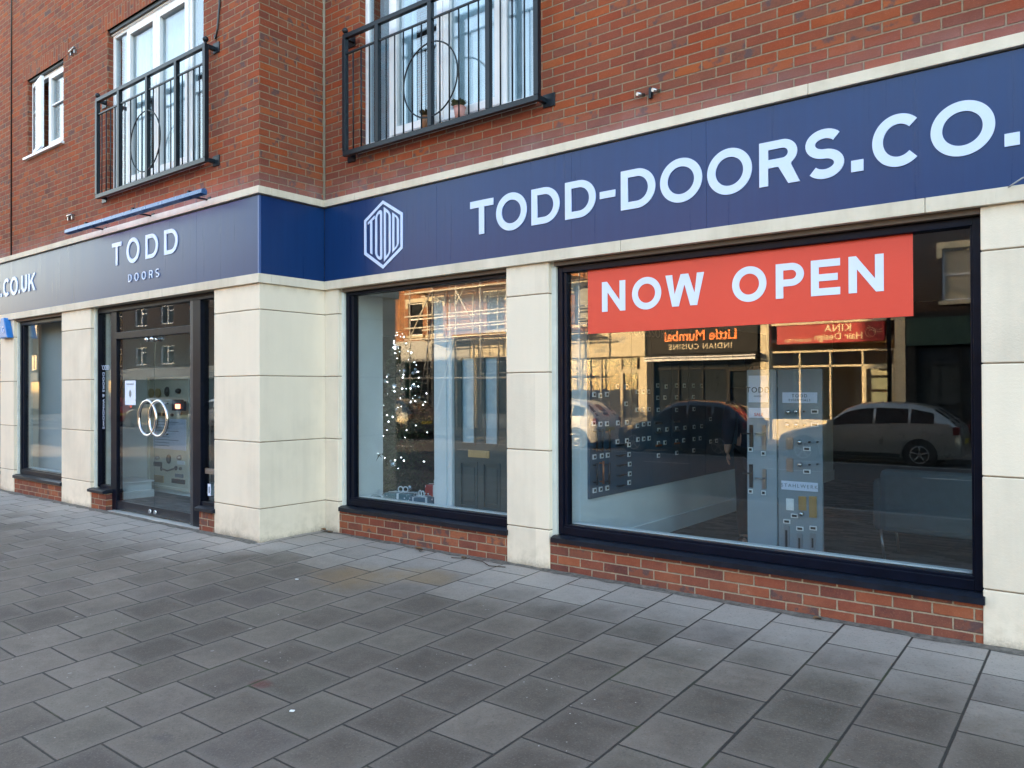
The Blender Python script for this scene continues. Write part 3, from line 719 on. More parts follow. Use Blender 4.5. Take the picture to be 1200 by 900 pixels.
s3 = panel_sign('plain navy sign panel without lettering on the short return between both shopfronts', [(-.8+.022, 0-.002)], 'x', x=XO-.004, loc=(XO, -.8, 2.668))
MB().box(XO-.028, XO-.004, -.8, -.8+.021, 2.668, 3.445).build('corner_trim', plain('trim_blue', (.05,.10,.26), .35), s1, world=True)
def word(parent, y, items, z0, z1, t, mat='letter', ext=.004, over=.012):
    for ch, a, b in items:
        oo = over if ch in 'OCS' else 0
        o = loops_obj('letter', glyph(ch, a, b, z0-oo, z1+oo, t), mat, parent, (0, y, 0), ext)
word(s2, YS-.0045, [('T',-4.615,-4.345),('O',-4.312,-3.975),('D',-3.925,-3.635),('D',-3.580,-3.285),('-',-3.247,-3.105),('D',-3.055,-2.757),('O',-2.717,-2.380),('O',-2.340,-2.010),
    ('R',-1.958,-1.688),('S',-1.645,-1.400),('.',-1.357,-1.283),('C',-1.230,-.945),('O',-.900,-.565),('.',-.520,-.446),('U',-.36,-.09),('K',0.0,.28)], 2.896, 3.200, .062)
# hexagonal logo
hx0, hx1, hcx = -6.050, -5.490, -5.770
zt, zb_, zs1, zs0 = 3.395, 2.712, 3.232, 2.884
def hexl(k): return [(hcx, zt-k*1.15), (hx1-k, zs1-k*.62), (hx1-k, zs0+k*.62), (hcx, zb_+k*1.15), (hx0+k, zs0+k*.62), (hx0+k, zs1-k*.62)]
lg = loops_obj('hexagon_logo', [hexl(0), hexl(.030)], 'letter', s2, (0, YS-.0045, 0), .004)
def warp(loops):      # letters of the logo are stretched to follow the hexagon
    out = []
    for lp in loops:
        q = []
        n = len(lp); dense = []
        for i in range(n):
            a, b = lp[i], lp[(i+1) % n]; k = max(1, int(math.hypot(b[0]-a[0], b[1]-a[1])/.02))
            dense += [(a[0]+(b[0]-a[0])*j/k, a[1]+(b[1]-a[1])*j/k) for j in range(k)]
        for x, z in dense:
            s_ = 1-abs(x-hcx)/.28; top = zs1+(zt-zs1)*s_-.062; bot = zs0-(zs0-zb_)*s_+.062
            q.append((x, bot+(top-bot)*z))
        out.append(q)
    return out
for ch, a, b in (('T',-5.995,-5.895),('O',-5.885,-5.785),('D',-5.757,-5.660),('D',-5.635,-5.545)):
    loops = {'T': [[(a+.035,0),(a+.063,0),(a+.063,.93),(b,.93),(b,1),(a,1),(a,.93),(a+.035,.93)]],
             'O': [arc((a+b)/2,.90,.05,.10,0,math.pi,12)+arc((a+b)/2,.10,.05,.10,math.pi,2*math.pi,12), arc((a+b)/2,.89,.024,.05,0,math.pi,10)+arc((a+b)/2,.11,.024,.05,math.pi,2*math.pi,10)],
             'D': [[(a,0)]+arc(b-.05,.13,.05,.12,-math.pi/2,0,10)+arc(b-.05,.87,.05,.12,0,math.pi/2,10)+[(a,1)], [(a+.026,.06)]+arc(b-.05,.13,.024,.06,-math.pi/2,0,10)+arc(b-.05,.87,.024,.06,0,math.pi/2,10)+[(a+.026,.94)]]}[ch]
    loops_obj('logo_letter', warp(loops), 'letter', s2, (0, YS-.0045, 0), .004)
word(s1, -.8+YS-.0005, [('T',-9.81,-9.565),('O',-9.434,-9.117),('D',-8.97,-8.68),('D',-8.54,-8.245)], 3.045, 3.325, .05)
word(s1, -.8+YS-.0005, [('D',-9.391,-9.31),('O',-9.235,-9.14),('O',-9.06,-8.965),('R',-8.885,-8.805),('S',-8.735,-8.655)], 2.812, 2.905, .013, over=.003)
xx = -12.157; items = [('K',-12.40,-12.157),('U',-12.66,-12.455),('.',-12.765,-12.715),('O',-13.08,-12.80),('C',-13.36,-13.12),('.',-13.47,-13.42),('S',-13.70,-13.52),('R',-13.95,-13.755),('O',-14.27,-14.01),('O',-14.57,-14.31),('D',-14.85,-14.62),('-',-15.0,-14.9),('D',-15.27,-15.04),('D',-15.55,-15.32),('O',-15.87,-15.60),('T',-16.1,-15.90)]
word(s1, -.8+YS-.0005, items, 2.945, 3.195, .05)

# ------------------------------------------------------------------ light bar over the left sign
t = thing('sign_light_bar', 'slim blue trough light bar over the left TODD DOORS sign', 'sign light', (-10.55, -1.03, 3.53))
m1 = MB(); m1.prism([(-.035,-.02),(.03,-.03),(.035,.012),(.012,.034),(-.028,.024)], 0, 3.24, plane='yz'); m1.build('housing', plain('light_bar_blue', (.035,.10,.24), .28), t, bev=.003)
m1 = MB(); m1.box(.02, 3.22, .034, .037, .002, .010); m1.build('lamp_strip', emit('lamp_strip_glow', (.85,.62,1.0), 2.0), t)
for x in (.55, 1.75, 2.95):
    m1 = MB(); m1.box(x-.012, x+.012, .02, .232, -.012, .004); m1.box(x-.02, x+.02, -.02, .02, .03, .05); m1.box(x-.03, x+.03, .222, .2295, -.03, .03); m1.build('bracket', 'navy', t)

# alarm box
t = thing('alarm_box', 'triangular blue alarm box on the far left rendered pilaster', 'alarm', (-12.98, -.80, 2.30))
m1 = MB(); m1.prism([(-.36,0),(.02,0),(-.12,.30),(-.24,.30)], -.09, -.001); m1.build('housing', plain('alarm_blue', (.02,.16,.48), .35), t, bev=.01)
text_obj('lettering', 'G', 'letter', t, (-13.12, -.893, 2.42), .13)
t = thing('neighbour_sign', 'upright red sign board at the far left edge below the blue alarm box', 'sign', (-13.62, -.80, 1.6))
MB().box(-.28, .02, -.06, -.002, 0, .52).build('board', plain('red_board', (.5,.04,.04), .5), t, bev=.004)

# wall fixtures
t = thing('pipe_stubs', 'pair of cut metal pipe stubs on the brick wall above the long sign', 'pipe', (-2.80, 0, 3.76))
for x in (-.055, .075): MB().cyl((x, .01, .0), (x-.02, -.07, -.012), .014, 12).build('pipe', 'greymetal', t)
MB().box(.0, .02, -.03, .0, -.05, .03).build('clip', 'iron', t)
t = thing('pipe_stub', 'short metal pipe clip on the brickwork above the light bar', 'pipe', (-10.97, -.8, 3.84))
MB().cyl((-.08, -.03, 0), (.08, -.03, 0), .014).build('pipe', 'greymetal', t)
for x in (-.07, .05): MB().box(x, x+.02, -.03, 0, -.06, .01).build('clip', 'greymetal', t)
t = thing('pipe_stub', 'small metal pipe bracket high on the far left brick wall', 'pipe', (-10.90, -.8, 6.02))
MB().cyl((-.08, -.03, 0), (.08, -.03, 0.02), .016).build('pipe', 'greymetal', t)
for x in (-.06, .05): MB().box(x, x+.02, -.03, 0, -.05, .01).build('clip', 'greymetal', t)
m1 = MB(); m1.tube([(-7.385,-.812,6.9),(-7.385,-.812,6.0),(-7.39,-.812,5.55),(-7.415,-.82,5.30),(-7.44,-.825,5.20),(-7.47,-.815,5.21),(-7.48,-.81,5.25)], .011, 6)
tag(m1.build('hanging_cable', 'black'), 'black cable hanging on the brick wall right of the left french window', 'cable')
m1 = MB(); m1.tube([(-.50,-.045,2.652),(-.47,-.06,2.668),(-.43,-.065,2.69),(-.38,-.06,2.70),(-.30,-.06,2.72)], .0045, 6)
tag(m1.build('wire', plain('grey_wire', (.35,.35,.36), .5)), 'thin grey wire sticking up in front of the long sign at far right', 'wire')
m1 = MB(); m1.tube([(-.39,-.03,1.655),(-.365,-.05,1.665),(-.33,-.05,1.685),(-.25,-.03,1.71)], .004, 6)
tag(m1.build('wire', plain('grey_wire2', (.25,.25,.26), .5)), 'short bent wire sticking out of the right pilaster', 'wire')

# fallen leaves and grit along the wall base
m_leaf = plain('dead_leaf', (.16,.08,.035), .8, var=.4, scale=40)
def leaf(x, y, label, k=1.0, rz=0., c=m_leaf):
    m1 = MB(); n = 9; P = []
    for i in range(n+1):
        q = i/n; w_ = .022*k*math.sin(math.pi*q)**.8; cu = .012*k*math.sin(q*5+x*9); P.append([(-.035*k+.07*k*q, -w_, .004+cu*.3+w_*.6), (-.035*k+.07*k*q, 0, .002+abs(cu)*.3), (-.035*k+.07*k*q, w_, .004+w_*.5)])
    m1.grid(P); t = m1.build('fallen_leaf', c); t.location = (x, y, gz(x, y)+.006); t.rotation_euler = (.1, .15, rz); return tag(t, label, 'leaf')
leaf(-5.21, -.085, 'curled brown leaf by the brick plinth under the left bay window', 1.3, .6)
leaf(-5.14, -.13, 'dark leaf beside the curled brown one under the left bay window', 1.1, 2.2, plain('dark_leaf', (.05,.03,.02), .8))
leaf(-4.62, -.10, 'small dry leaf near the plinth, left of the middle pilaster', .9, 1.2)
leaf(-6.60, -.10, 'dry leaf in the inner corner of the rendered return wall', 1.1, .2)
leaf(-6.54, -.06, 'second dry leaf tucked against the inner corner', 1.0, 1.7)
leaf(-1.57, -.07, 'dry leaf at the foot of the plinth below the display stand', .9, .9)
for x, y, lb in ((-5.35, -1.35, 'small white bit of litter on the paving in front of the left bay'), (-3.33, -2.86, 'tiny white scrap on a paving joint at lower centre')):
    t = MB().box(-.012,.012,-.008,.008,0,.004).build('litter_scrap', 'whitegloss'); t.location = (x, y, gz(x, y)+.002); t.rotation_euler = (0,0,.5); tag(t, lb, 'litter')
m1 = MB(); m1.tube([(-4.72,-.16,.006),(-4.55,-.12,.012),(-4.38,-.13,.010),(-4.25,-.20,.004),(-4.1,-.16,.006)], .004, 5); tag(m1.build('twig', plain('twig_bark', (.05,.035,.025), .9)), 'thin dark twig lying along the wall left of the middle pilaster', 'twig')

# ================================================================== INTERIOR
mb = MB(); mb.box(-24.3, 9.8, .34, 11.8, -.10, .054); mb.box(-24.3, XO-.32, -.46, .34, -.10, .054)
def carpet():
    m = Mat('patterned_grey_carpet'); m.coord()
    V = m.y/.06; row = V.floor(); U = m.x/.16+row.mod(2.0)*.5; rn = m.white(m.vec(row, U.floor(), 0.)); n = m.noise(30, 3)
    return m.set(m.ramp(rn*.6+n*.4, [(.2,(.035,.036,.042)),(.8,(.13,.13,.14))]), .85)
struct('shop_floor', mb, carpet())
mb = MB()
mb.box(-3.75, -3.62, .26, 8, .05, 2.8)                # left partition of the big showroom
mb.box(-6.6, -6.47, .26, .62, .05, 2.8)
mb.build('partition_wall', 'white', B)
MB().box(-3.621, -3.602, .26, 8, .054, .205).build('skirting_board', 'whitegloss', B)
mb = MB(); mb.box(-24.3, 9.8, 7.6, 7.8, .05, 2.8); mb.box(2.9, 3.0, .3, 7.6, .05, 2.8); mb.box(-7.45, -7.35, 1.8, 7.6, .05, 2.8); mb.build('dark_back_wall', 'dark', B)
mb = MB(); mb.box(-6.47, -3.75, .26, 1.5, .05, .262); mb.build('display_platform', 'white', B)
mb = MB(); mb.box(-13.4, -11.22, -.42, -.34, .05, 2.8); mb.build('display_backing', plain('pale_backing_board', (.58,.60,.60), .7, var=.05, scale=1), B)
mb = MB(); mb.box(-11.22, -11.12, -.42, 2.5, .05, 2.8); mb.box(-11.2, -9.6, 2.4, 2.5, .05, 2.8); mb.build('partition_wall', 'white', B)

# wall-mounted sample board
def tags(m1, pts, put, w=.021, h=.019):
    for p in pts: put(m1, p, w, h)
t = thing('sample_board', 'long dark blue wall board of door handles and little price labels in the showroom', 'display board', (-3.60, .37, .56))
sy = [.37, .70, 1.10, 1.50, 1.92, 2.32, 2.73, 3.49, 4.6]
m_board = plain('slate_blue_board', (.045,.085,.13), .5, var=.05)
for a, b in zip(sy, sy[1:]): MB().box(-3.618, -3.596, a+.002, b-.002, .56, 2.20).build('board_panel', m_board, t, world=True)
LAB = [(0.44,1.46),(0.54,1.45),(0.65,1.46),(0.83,1.53),(1.0,1.53),(0.99,1.37),(1.2,1.48),(1.31,1.48),(1.42,1.48),(1.2,1.31),(1.31,1.31),(1.43,1.31),(0.43,1.21),(0.54,1.2),(0.65,1.2),(0.84,1.2),(1.0,1.2),(1.2,1.16),(1.32,1.17),(1.43,1.17),(1.61,1.54),(1.79,1.53),(2.02,1.54),(2.2,1.54),(2.42,1.54),(2.62,1.54),(1.61,1.42),(1.76,1.42),(2.02,1.42),(2.42,1.42),(1.62,1.3),(2.02,1.29),(2.43,1.29),(1.63,1.1),(1.8,1.1),(2.02,1.1),(2.21,1.1),(2.43,1.1),(2.62,1.1),(0.83,1.03),(1.0,1.03),(1.04,0.99),(1.21,1.03),(1.32,1.03),(1.43,1.03),(1.62,0.97),(1.76,0.97),(2.02,0.97),(2.18,0.97),(2.43,0.97),(2.58,0.97),(2.85,0.92),(3.01,0.92),(0.44,0.92),(0.56,0.92),(0.66,0.92),(1.04,0.9),(1.05,0.81),(1.05,0.72),(1.04,0.64),(1.62,0.85),(2.02,0.85),(2.42,0.85),(0.44,0.63),(0.54,0.63),(0.65,0.63),(2.85,1.17),(3.26,1.17),(3.25,1.05),(3.25,0.93)]
for a, b in LAB:
    m1 = MB(); m1.box(-3.594, -3.586, a-.026, a+.026, b-.021, b+.021); m1.cur = 1; m1.box(-3.5865, -3.5845, a-.014, a+.016, b-.011, b+.011)
    m1.build('price_label', ['whitegloss', 'black'], t, world=True)
m_cop = plain('copper_handle', (.45,.16,.07), .35, metal=.8)
for k, (a, z1_, z0_) in enumerate([(.43,1.16,.97),(.52,1.16,.96),(.64,1.15,.95),(.43,.87,.68),(.53,.88,.68),(.63,.86,.67)]):
    m1 = MB(); m1.cyl((-3.555,a,z0_),(-3.555,a,z1_),.010); m1.cyl((-3.594,a,z0_+.02),(-3.555,a,z0_+.02),.007); m1.cyl((-3.594,a,z1_-.02),(-3.555,a,z1_-.02),.007)
    m1.build('pull_handle', m_cop if k == 4 else 'black', t, world=True)
for z in (1.0,.905,.815,.725,.63):
    m1 = MB(); m1.cyl((-3.56,.81,z),(-3.56,.94,z),.008); m1.cyl((-3.594,.82,z),(-3.56,.82,z),.006); m1.cyl((-3.594,.93,z),(-3.56,.93,z),.006); m1.build('pull_handle', 'black', t, world=True)
for a in (1.62, 2.02):
    for z in (1.15, 1.06, .93):
        MB().box(-3.594,-3.58,a-.05,a+.06,z+.01,z+.028).build('lever_handle', 'greymetal' if z > 1 else m_cop, t, world=True)
text_obj('board_lettering', 'ACCESSORIES', plain('grey_lettering', (.35,.36,.37), .5), t, (-3.593, 1.5, 2.05), .13, .001, rot=(R(90),0,R(90)), spacing=1.2)

# free-standing display stand by the glass
t = thing('display_stand', 'tall grey folding display stand of door handles and knobs just behind the large window', 'display stand', (-2.14, .92, .054))
m_st = plain('grey_stand_board', (.22,.27,.31), .45, var=.04); m_st2 = plain('pale_stand_board', (.28,.34,.39), .45, var=.04)
MB().box(-2.412, -2.172, .905, .935, .054, 1.66).build('board_panel', m_st2, t, world=True)
MB().box(-2.165, -1.822, .925, .955, .054, 1.66).build('board_panel', m_st, t, world=True)
MB().box(-2.40, -1.85, .96, 1.25, .054, .09).build('foot', 'black', t, world=True)
def card(name, x0, x1, z0, z1, txt=None, size=.05, mat='bannerwhite', tm='black', y=.895, sx=1, sp=1.0):
    c = MB().box(x0, x1, y, y+.009, z0, z1).build(name, mat, t, world=True)
    for k, (s_, dz, sz) in enumerate(txt or []): text_obj('card_lettering', s_, tm, t, ((x0+x1)/2, y-.002, (z0+z1)/2+dz), sz, .001, spacing=sp, sx=sx)
card('name_card', -2.395, -2.236, 1.395, 1.613, [('TODD', -.01, .062), ('DOORS', -.06, .018)], sp=1.15)
card('sale_card', -2.395, -2.225, 1.27, 1.35, [('SALE', -.015, .036)], tm='red')
MT['chargrey'] = plain('card_grey', (.2,.22,.25), .5)
card('name_card', -2.126, -1.856, 1.392, 1.476, [('TODD', .014, .036), ('ESSENTIALS', -.020, .026)], y=.915, sp=1.3)
card('name_card', -2.138, -1.856, .703, .772, [('STAHLWERK', 0, .040)], tm='chargrey', y=.915, sp=1.35)
for x, z in [(-1.877,1.327),(-1.877,1.224),(-1.938,1.034),(-1.939,.856),(-2.037,.501),(-2.097,.45),(-1.995,.404),(-1.893,.419)]:
    m1 = MB(); m1.box(x-.027, x+.027, .915, .925, z-.016, z+.016); m1.cur = 1; m1.box(x-.019, x+.019, .9135, .9155, z-.009, z+.009); m1.build('price_label', ['whitegloss', 'black'], t, world=True)
for x, z in [(-2.382,1.01),(-2.276,.983),(-2.384,.669),(-2.276,.665)]:
    m1 = MB(); m1.box(x-.018, x+.018, .896, .905, z-.018, z+.018); m1.cur = 1; m1.box(x-.011, x+.011, .8945, .8965, z-.010, z+.010); m1.build('price_label', ['whitegloss', 'black'], t, world=True)
for x, z in [(-2.074,1.32),(-2.011,1.325),(-1.952,1.326),(-2.081,1.217),(-2.011,1.219),(-1.952,1.22),(-1.986,1.086),(-1.912,1.089),(-1.852,1.092),(-1.983,.909),(-1.913,.913),(-1.853,.92),(-1.974,.524)]:
    rr = .008 if x > -1.96 and z < 1.2 or x > -1.955 else .021
    MB().cyl((x,.925,z),(x,.905,z),rr*.6).sph((x,.893,z),rr,12,8).build('door_knob', 'chrome' if rr > .01 else 'black', t, world=True)
m_br = plain('brass_plate', (.45,.33,.14), .4, metal=.7)
for k, ((x0,z1_),(x1,z0_)) in enumerate([((-2.099,1.121),(-2.045,1.026)),((-2.1,.955),(-2.045,.847)),((-2.102,.633),(-2.042,.541)),((-2.005,.66),(-1.945,.55)),((-1.924,.667),(-1.865,.5)),((-2.122,.416),(-2.079,.168)),((-2.02,.365),(-1.979,.21)),((-1.918,.376),(-1.878,.232))]):
    mt_ = 'greymetal' if k < 2 else 'whitegloss' if k == 2 else m_br if k < 5 else 'chargrey'
    p = MB().box(x0,x1,.917,.926,z0_,z1_).build('handle_plate', mt_, t, world=True, bev=.002)
    if k > 4: MB().box(x0+.013,x1-.013,.9145,.918,z0_+.035,z1_-.035).build('flush_recess', 'black', p, world=False).data.transform(Matrix.Translation(-WL[t.name]))
for x, z1_, z0_ in [(-2.375,1.211,1.03),(-2.268,1.214,1.016),(-2.378,.889,.70),(-2.268,.855,.699)]:
    m1 = MB(); m1.box(x-.014,x+.014,.893,.904,z0_,z1_); m1.cyl((x,.893,z1_-.07),(x,.865,z1_-.07),.006); m1.cyl((x,.866,z1_-.07),(x-.06,.866,z1_-.072),.006); m1.build('lever_handle', 'greymetal' if x > -2.3 else 'black', t, world=True)

# banner on the outside of the glass
t = thing('banner', 'wide red banner with white NOW OPEN lettering across the top of the large window', 'banner', (-3.437, .108, 1.96))
MB().box(-3.437, -1.024, .106, .110, 1.96, 2.495).build('banner_cloth', 'red', t, world=True)
word(t, .1035, [('N',-3.300,-3.085),('O',-3.024,-2.770),('W',-2.734,-2.420),('O',-2.204,-1.954),('P',-1.888,-1.695),('E',-1.649,-1.460),('N',-1.407,-1.193)], 2.131, 2.372, .052, mat='bannerwhite', ext=.0015, over=.006)

# armchair
t = thing('armchair', 'low grey fabric sofa on thin metal legs in the dark right half of showroom', 'sofa', (-1.25, 1.75, .054))
m_f = plain('grey_sofa_fabric', (.055,.085,.10), .9, bump=.002, var=.1, scale=20)
def rbox(name, x0,x1,y0,y1,z0,z1, mt_, par, bev=.04): return MB().box(x0,x1,y0,y1,z0,z1).build(name, mt_, par, bev=bev)
m1 = MB()
P_ = [[], []]
for k in range(9):
    f_ = k/8; bulge = math.sin(f_*math.pi)*.03
    P_[0].append((-.36-.04*(1), -.0, 0)); 
rbox('backrest', -.34, .42, -.08, .04, .26, .78, m_f, t, .05)
rbox('armrest', -.40, -.29, -.06, .55, .26, .70, m_f, t, .05); rbox('armrest', .37, .48, -.06, .55, .26, .70, m_f, t, .05)
rbox('seat', -.30, .38, .0, .58, .26, .46, m_f, t, .04)
for x in (-.34, .42):
    for yy in (-.02, .5): MB().cyl((x,yy,.27),(x+(.03 if x < 0 else -.0),yy,0),.011).build('leg', 'greymetal', t)
t = thing('armchair', 'second grey fabric tub sofa at the extreme right edge of the big window', 'sofa', (-.33, 1.75, .054))
rbox('backrest', -.34, .42, -.08, .04, .26, .66, m_f, t, .05); rbox('seat', -.30, .38, .0, .58, .26, .46, m_f, t, .04)
for x in (-.34, .42): MB().cyl((x,0,.27),(x,0,0),.011).build('leg', 'greymetal', t)

# display door in the left bay
t = thing('display_door', 'grey-green panelled front door with two tall glazed lights and brass letter plate in a white frame', 'door', (-5.24, .45, .262))
m_d = plain('grey_green_door_paint', (.045,.075,.082), .38, var=.05)
X0, X1, Z0, Z1 = -5.235, -4.52, .275, 2.04; yd = .45
m1 = MB()
def leaf(m1):
    hs = [(-5.145,-4.965,.975,1.83),(-4.845,-4.675,.975,1.83),(-5.155,-4.945,.36,.79),(-4.86,-4.66,.36,.79)]
    wall(m1, X0, X1, Z0, Z1, hs, yd, .044); return hs
hs = leaf(m1); dl = m1.build('door_leaf', m_d, t, world=True, bev=.003)
WLt = WL[t.name]
for k, (a,b,c,d) in enumerate(hs):
    if k < 2: q = MB().box(a,b,yd+.018,yd+.026,c,d).build('glazed_light', plain('obscured_glass', (.45,.55,.60), .25, var=.1, scale=12), dl)
    else: q = MB().box(a,b,yd+.014,yd+.03,c,d).box(a+.035,b-.035,yd+.006,yd+.015,c+.045,d-.045).build('raised_panel', m_d, dl, bev=.006)
    q.data.transform(Matrix.Translation(-WLt))
    q = MB().frame(a-.012,b+.012,c-.012,d+.012,.022,yd-.008,yd+.008).build('moulding', m_d, dl); q.data.transform(Matrix.Translation(-WLt))
q = MB().box(-5.045,-4.78,yd-.012,yd-.001,.845,.915).box(-5.02,-4.805,yd-.017,yd-.012,.862,.898).build('letter_plate', plain('satin_brass', (.50,.42,.26), .35, metal=.8), dl); q.data.transform(Matrix.Translation(-WLt))
fm = MB(); fm.box(-5.30,-5.245,yd-.03,yd+.08,.262,2.13); fm.box(-4.51,-4.455,yd-.03,yd+.08,.262,2.13); fm.box(-5.245,-4.51,yd-.03,yd+.08,2.05,2.13)
fm.box(-5.475,-5.315,yd-.045,yd+.1,.262,2.50); fm.box(-5.315,-5.30,yd-.02,yd+.1,.262,2.50); fm.box(-4.455,-4.10,yd-.02,yd+.1,.262,2.50); fm.box(-5.315,-4.455,yd-.02,yd+.1,2.131,2.50)
fm.build('door_frame', 'whitegloss', t, world=True, bev=.004)

# christmas tree
t = thing('christmas_tree', 'dark green Christmas tree with small white lights and glass ornaments in the left bay', 'christmas tree', (-6.55, .98, .054))
MB().cyl((0,0,0),(0,0,1.95),.03,10,.008).build('trunk', plain('bark', (.06,.04,.03), .9), t)
MB().cyl((0,0,0),(0,0,.16),.14,16,.16).build('stand', 'black', t)
rnd = random.Random(3); m1 = MB(); tips = []
for k in range(520):
    h = rnd.random()**.85; z = .30+h*1.72; rad = (1-h)**.85*.58+.03; a = rnd.uniform(0, 6.283); L_ = rad*rnd.uniform(.6, 1.08)
    d = Vector((math.cos(a), math.sin(a), -.18-.2*(1-h))); base = Vector((0,0,z+.08)); tips.append(base+d*L_)
    for j in range(34):
        s_ = rnd.uniform(.25,1)*L_; p = base+d*s_; nd = Vector((rnd.gauss(0,1), rnd.gauss(0,1), rnd.gauss(0,1)+.3)).normalized()*.055; w_ = d.cross(nd).normalized()*.006
        m1.poly([p-w_, p+w_, p+nd+d*.02])
m1.build('branches', plain('fir_needles', (.022,.052,.028), .6, var=.5, scale=30), t)
lm = emit('fairy_light', (.95,.97,1.0), 5)
tips.sort(key=lambda p: p.y)
fr = [p for p in tips if p.y < .18]; rnd.shuffle(fr)
for p in fr[:120]: MB().sph(p+Vector((rnd.uniform(-.03,.03), -.02, rnd.uniform(-.02,.05))), rnd.choice((.002,.003,.004,.005)), 6, 4).build('fairy_light', lm, t)
for p in fr[120:138]:
    MB().sph(p, rnd.uniform(.02,.034), 12, 8, 1.0).build('bauble', plain('silver_bauble', (.55,.62,.68), .12, metal=.9) if p == fr[120] else bpy.data.materials['silver_bauble'], t)
for p in fr[138:144]: MB().sph(p-Vector((0,.03,.06)), .013, 8, 8, 4.5).build('icicle', bpy.data.materials['silver_bauble'], t)
# presents
def present(x, y, z, sx, sy_, sz, label, c, rz, dots=False):
    t = thing('present', label, 'gift', (x,y,z), rz)
    m = Mat('wrap_paper'); n = m.t.nodes.new('ShaderNodeTexVoronoi'); n.inputs['Scale'].default_value = 26; m.ln(m.coord(), n.inputs['Vector'])
    mm = m.set(m.mix(X_(m.t, n.outputs['Distance']).ss(.33,.24), c, (.7,.72,.75)), .35)
    MB().box(-sx,sx,-sy_,sy_,0,sz).build('box', mm, t, bev=.01)
    MB().box(-.012,.012,-sy_-.003,sy_+.003,-.0,sz+.003).box(-sx-.003,sx+.003,-.012,.012,0,sz+.0035).build('ribbon', 'whitegloss', t)
    m2 = MB(); m2.torus((.03,0,sz+.03),.03,.007,'y',14,5); m2.torus((-.03,0,sz+.03),.03,.007,'y',14,5); m2.build('bow', 'whitegloss', t)
present(-6.15,.62,.262,.17,.12,.13,'large teal spotted present under the Christmas tree', (.06,.16,.20), .3)
present(-5.80,.55,.262,.10,.10,.12,'small blue spotted present beside the red one', (.08,.15,.22), -.3)
present(-5.93,.95,.262,.12,.10,.20,'red spotted present at the right of the Christmas tree', (.45,.03,.03), .2)
present(-6.33,.45,.262,.09,.08,.10,'pale teal present nearest the left frame', (.12,.22,.25), -.5)

# entrance interior
t = thing('hardware_board', 'cream display board with knockers, letter plates and a price list behind the glass doors', 'display board', (-10.52, .32, .16))
MB().box(-11.065,-9.98,.30,.33,.16,1.66).build('board', plain('cream_board', (.60,.58,.48), .5, var=.04), t, world=True)
MB().frame(-11.10,-9.945,.12,1.70,.04,.28,.34).build('board_frame', plain('cream_moulding', (.66,.64,.55), .4), t, world=True)
MB().box(-10.95,-10.06,.292,.30,.68,1.11).build('price_list', 'bannerwhite', t, world=True)
m1 = MB()
for k in range(9): m1.box(-10.90,-10.5 if k % 3 else -10.25,.2885,.2925,1.06-k*.042,1.068-k*.042)
m1.build('printed_lines', 'chargrey', t, world=True)
for k, (x, z, w_, h_, mt_) in enumerate([(-10.546,1.49,.05,.10,'black'),(-10.236,1.50,.06,.05,'black'),(-10.502,.545,.045,.09,'black'),(-10.821,.545,.05,.04,'greymetal'),(-10.216,.58,.05,.05,'greymetal'),(-10.821,.456,.11,.032,'black'),(-10.19,.51,.09,.025,'whitegloss'),(-10.708,.40,.02,.05,'black'),(-10.308,.43,.03,.045,'black'),(-10.188,.43,.03,.03,'black'),(-10.79,.25,.13,.05,m_br),(-10.26,.25,.17,.03,'black'),(-10.237,.33,.10,.025,'chargrey'),(-10.70,1.17,.12,.022,'black'),(-10.415,1.165,.03,.03,'black'),(-10.19,1.19,.03,.03,'greymetal'),(-10.27,1.33,.14,.05,'black')]):
    m1 = MB()
    if w_ > .06: m1.box(x-w_,x+w_,.285,.30,z-h_,z+h_)
    else: m1.sph((x,.285,z),w_*.8,12,8,h_/w_*.9)
    m1.build('door_hardware', mt_, t, world=True)
for x in (-10.99,-10.80):
    MB().cyl((x,.27,1.47),(x,.295,1.47),.065,20).build('porthole_plate', m_br, t, world=True)
m1 = MB(); m1.tube([(-10.66,.27,.40),(-10.50,.26,.385),(-10.34,.27,.42)], .012, 8); m1.build('door_hardware', 'black', t, world=True)
t = thing('cabinet', 'low grey cabinet beneath the cream hardware board in the entrance', 'cabinet', (-10.5,.45,.054)); MB().box(-.62,.62,-.12,.5,0,.10).build('plinth', 'white', t)
t = thing('step_block', 'white two-step block standing inside the glass doors at lower left', 'step', (-10.62,-.25,.054))
MB().box(-.55,.18,-.15,.3,0,.10).build('lower_step', 'whitegloss', t, bev=.005); MB().box(-.55,.10,-.11,.3,.10,.20).box(-.6,.14,-.13,.32,.20,.222).build('upper_step', 'whitegloss', t, bev=.004)
t = thing('counter_unit', 'dark counter with a small glowing screen inside the entrance', 'counter', (-9.9, 1.3, .054)); MB().box(-.9,.9,-.2,.4,0,1.0).build('counter', plain('grey_counter', (.12,.14,.16), .5), t)
t = thing('door_notice', 'white notice with a crest stuck on the left glass entrance door', 'notice', (-9.56, YE-.012, 1.33))
MB().box(-.155,.115,-.001,.001,0,.30).build('sheet', 'bannerwhite', t)
loops_obj('crest', [[(-.02,.19),(.01,.16),(.01,.12),(-.02,.09),(-.05,.12),(-.05,.16)]], 'chargrey', t, (-9.56,YE-.0145,1.33), .0005)
text_obj('lettering', 'TODD DOORS', 'chargrey', t, (-9.58,YE-.0145,1.585), .028, .0005)
MB().box(-.03,.02,-.002,.0,-.03,-.005).build('red_sticker', 'red', t)
t = thing('window_lettering', 'small white vertical lettering on the narrow left side pane of the entrance', 'lettering', (-10.26, YE-.01, 1.2))
text_obj('lettering', 'TODD', 'letter', t, (-10.27,YE-.008,1.80), .085, .0005)
text_obj('lettering', 'DOORS & WINDOWS', 'letter', t, (-10.31,YE-.008,1.38), .075, .0005, rot=(R(90),R(90),0))
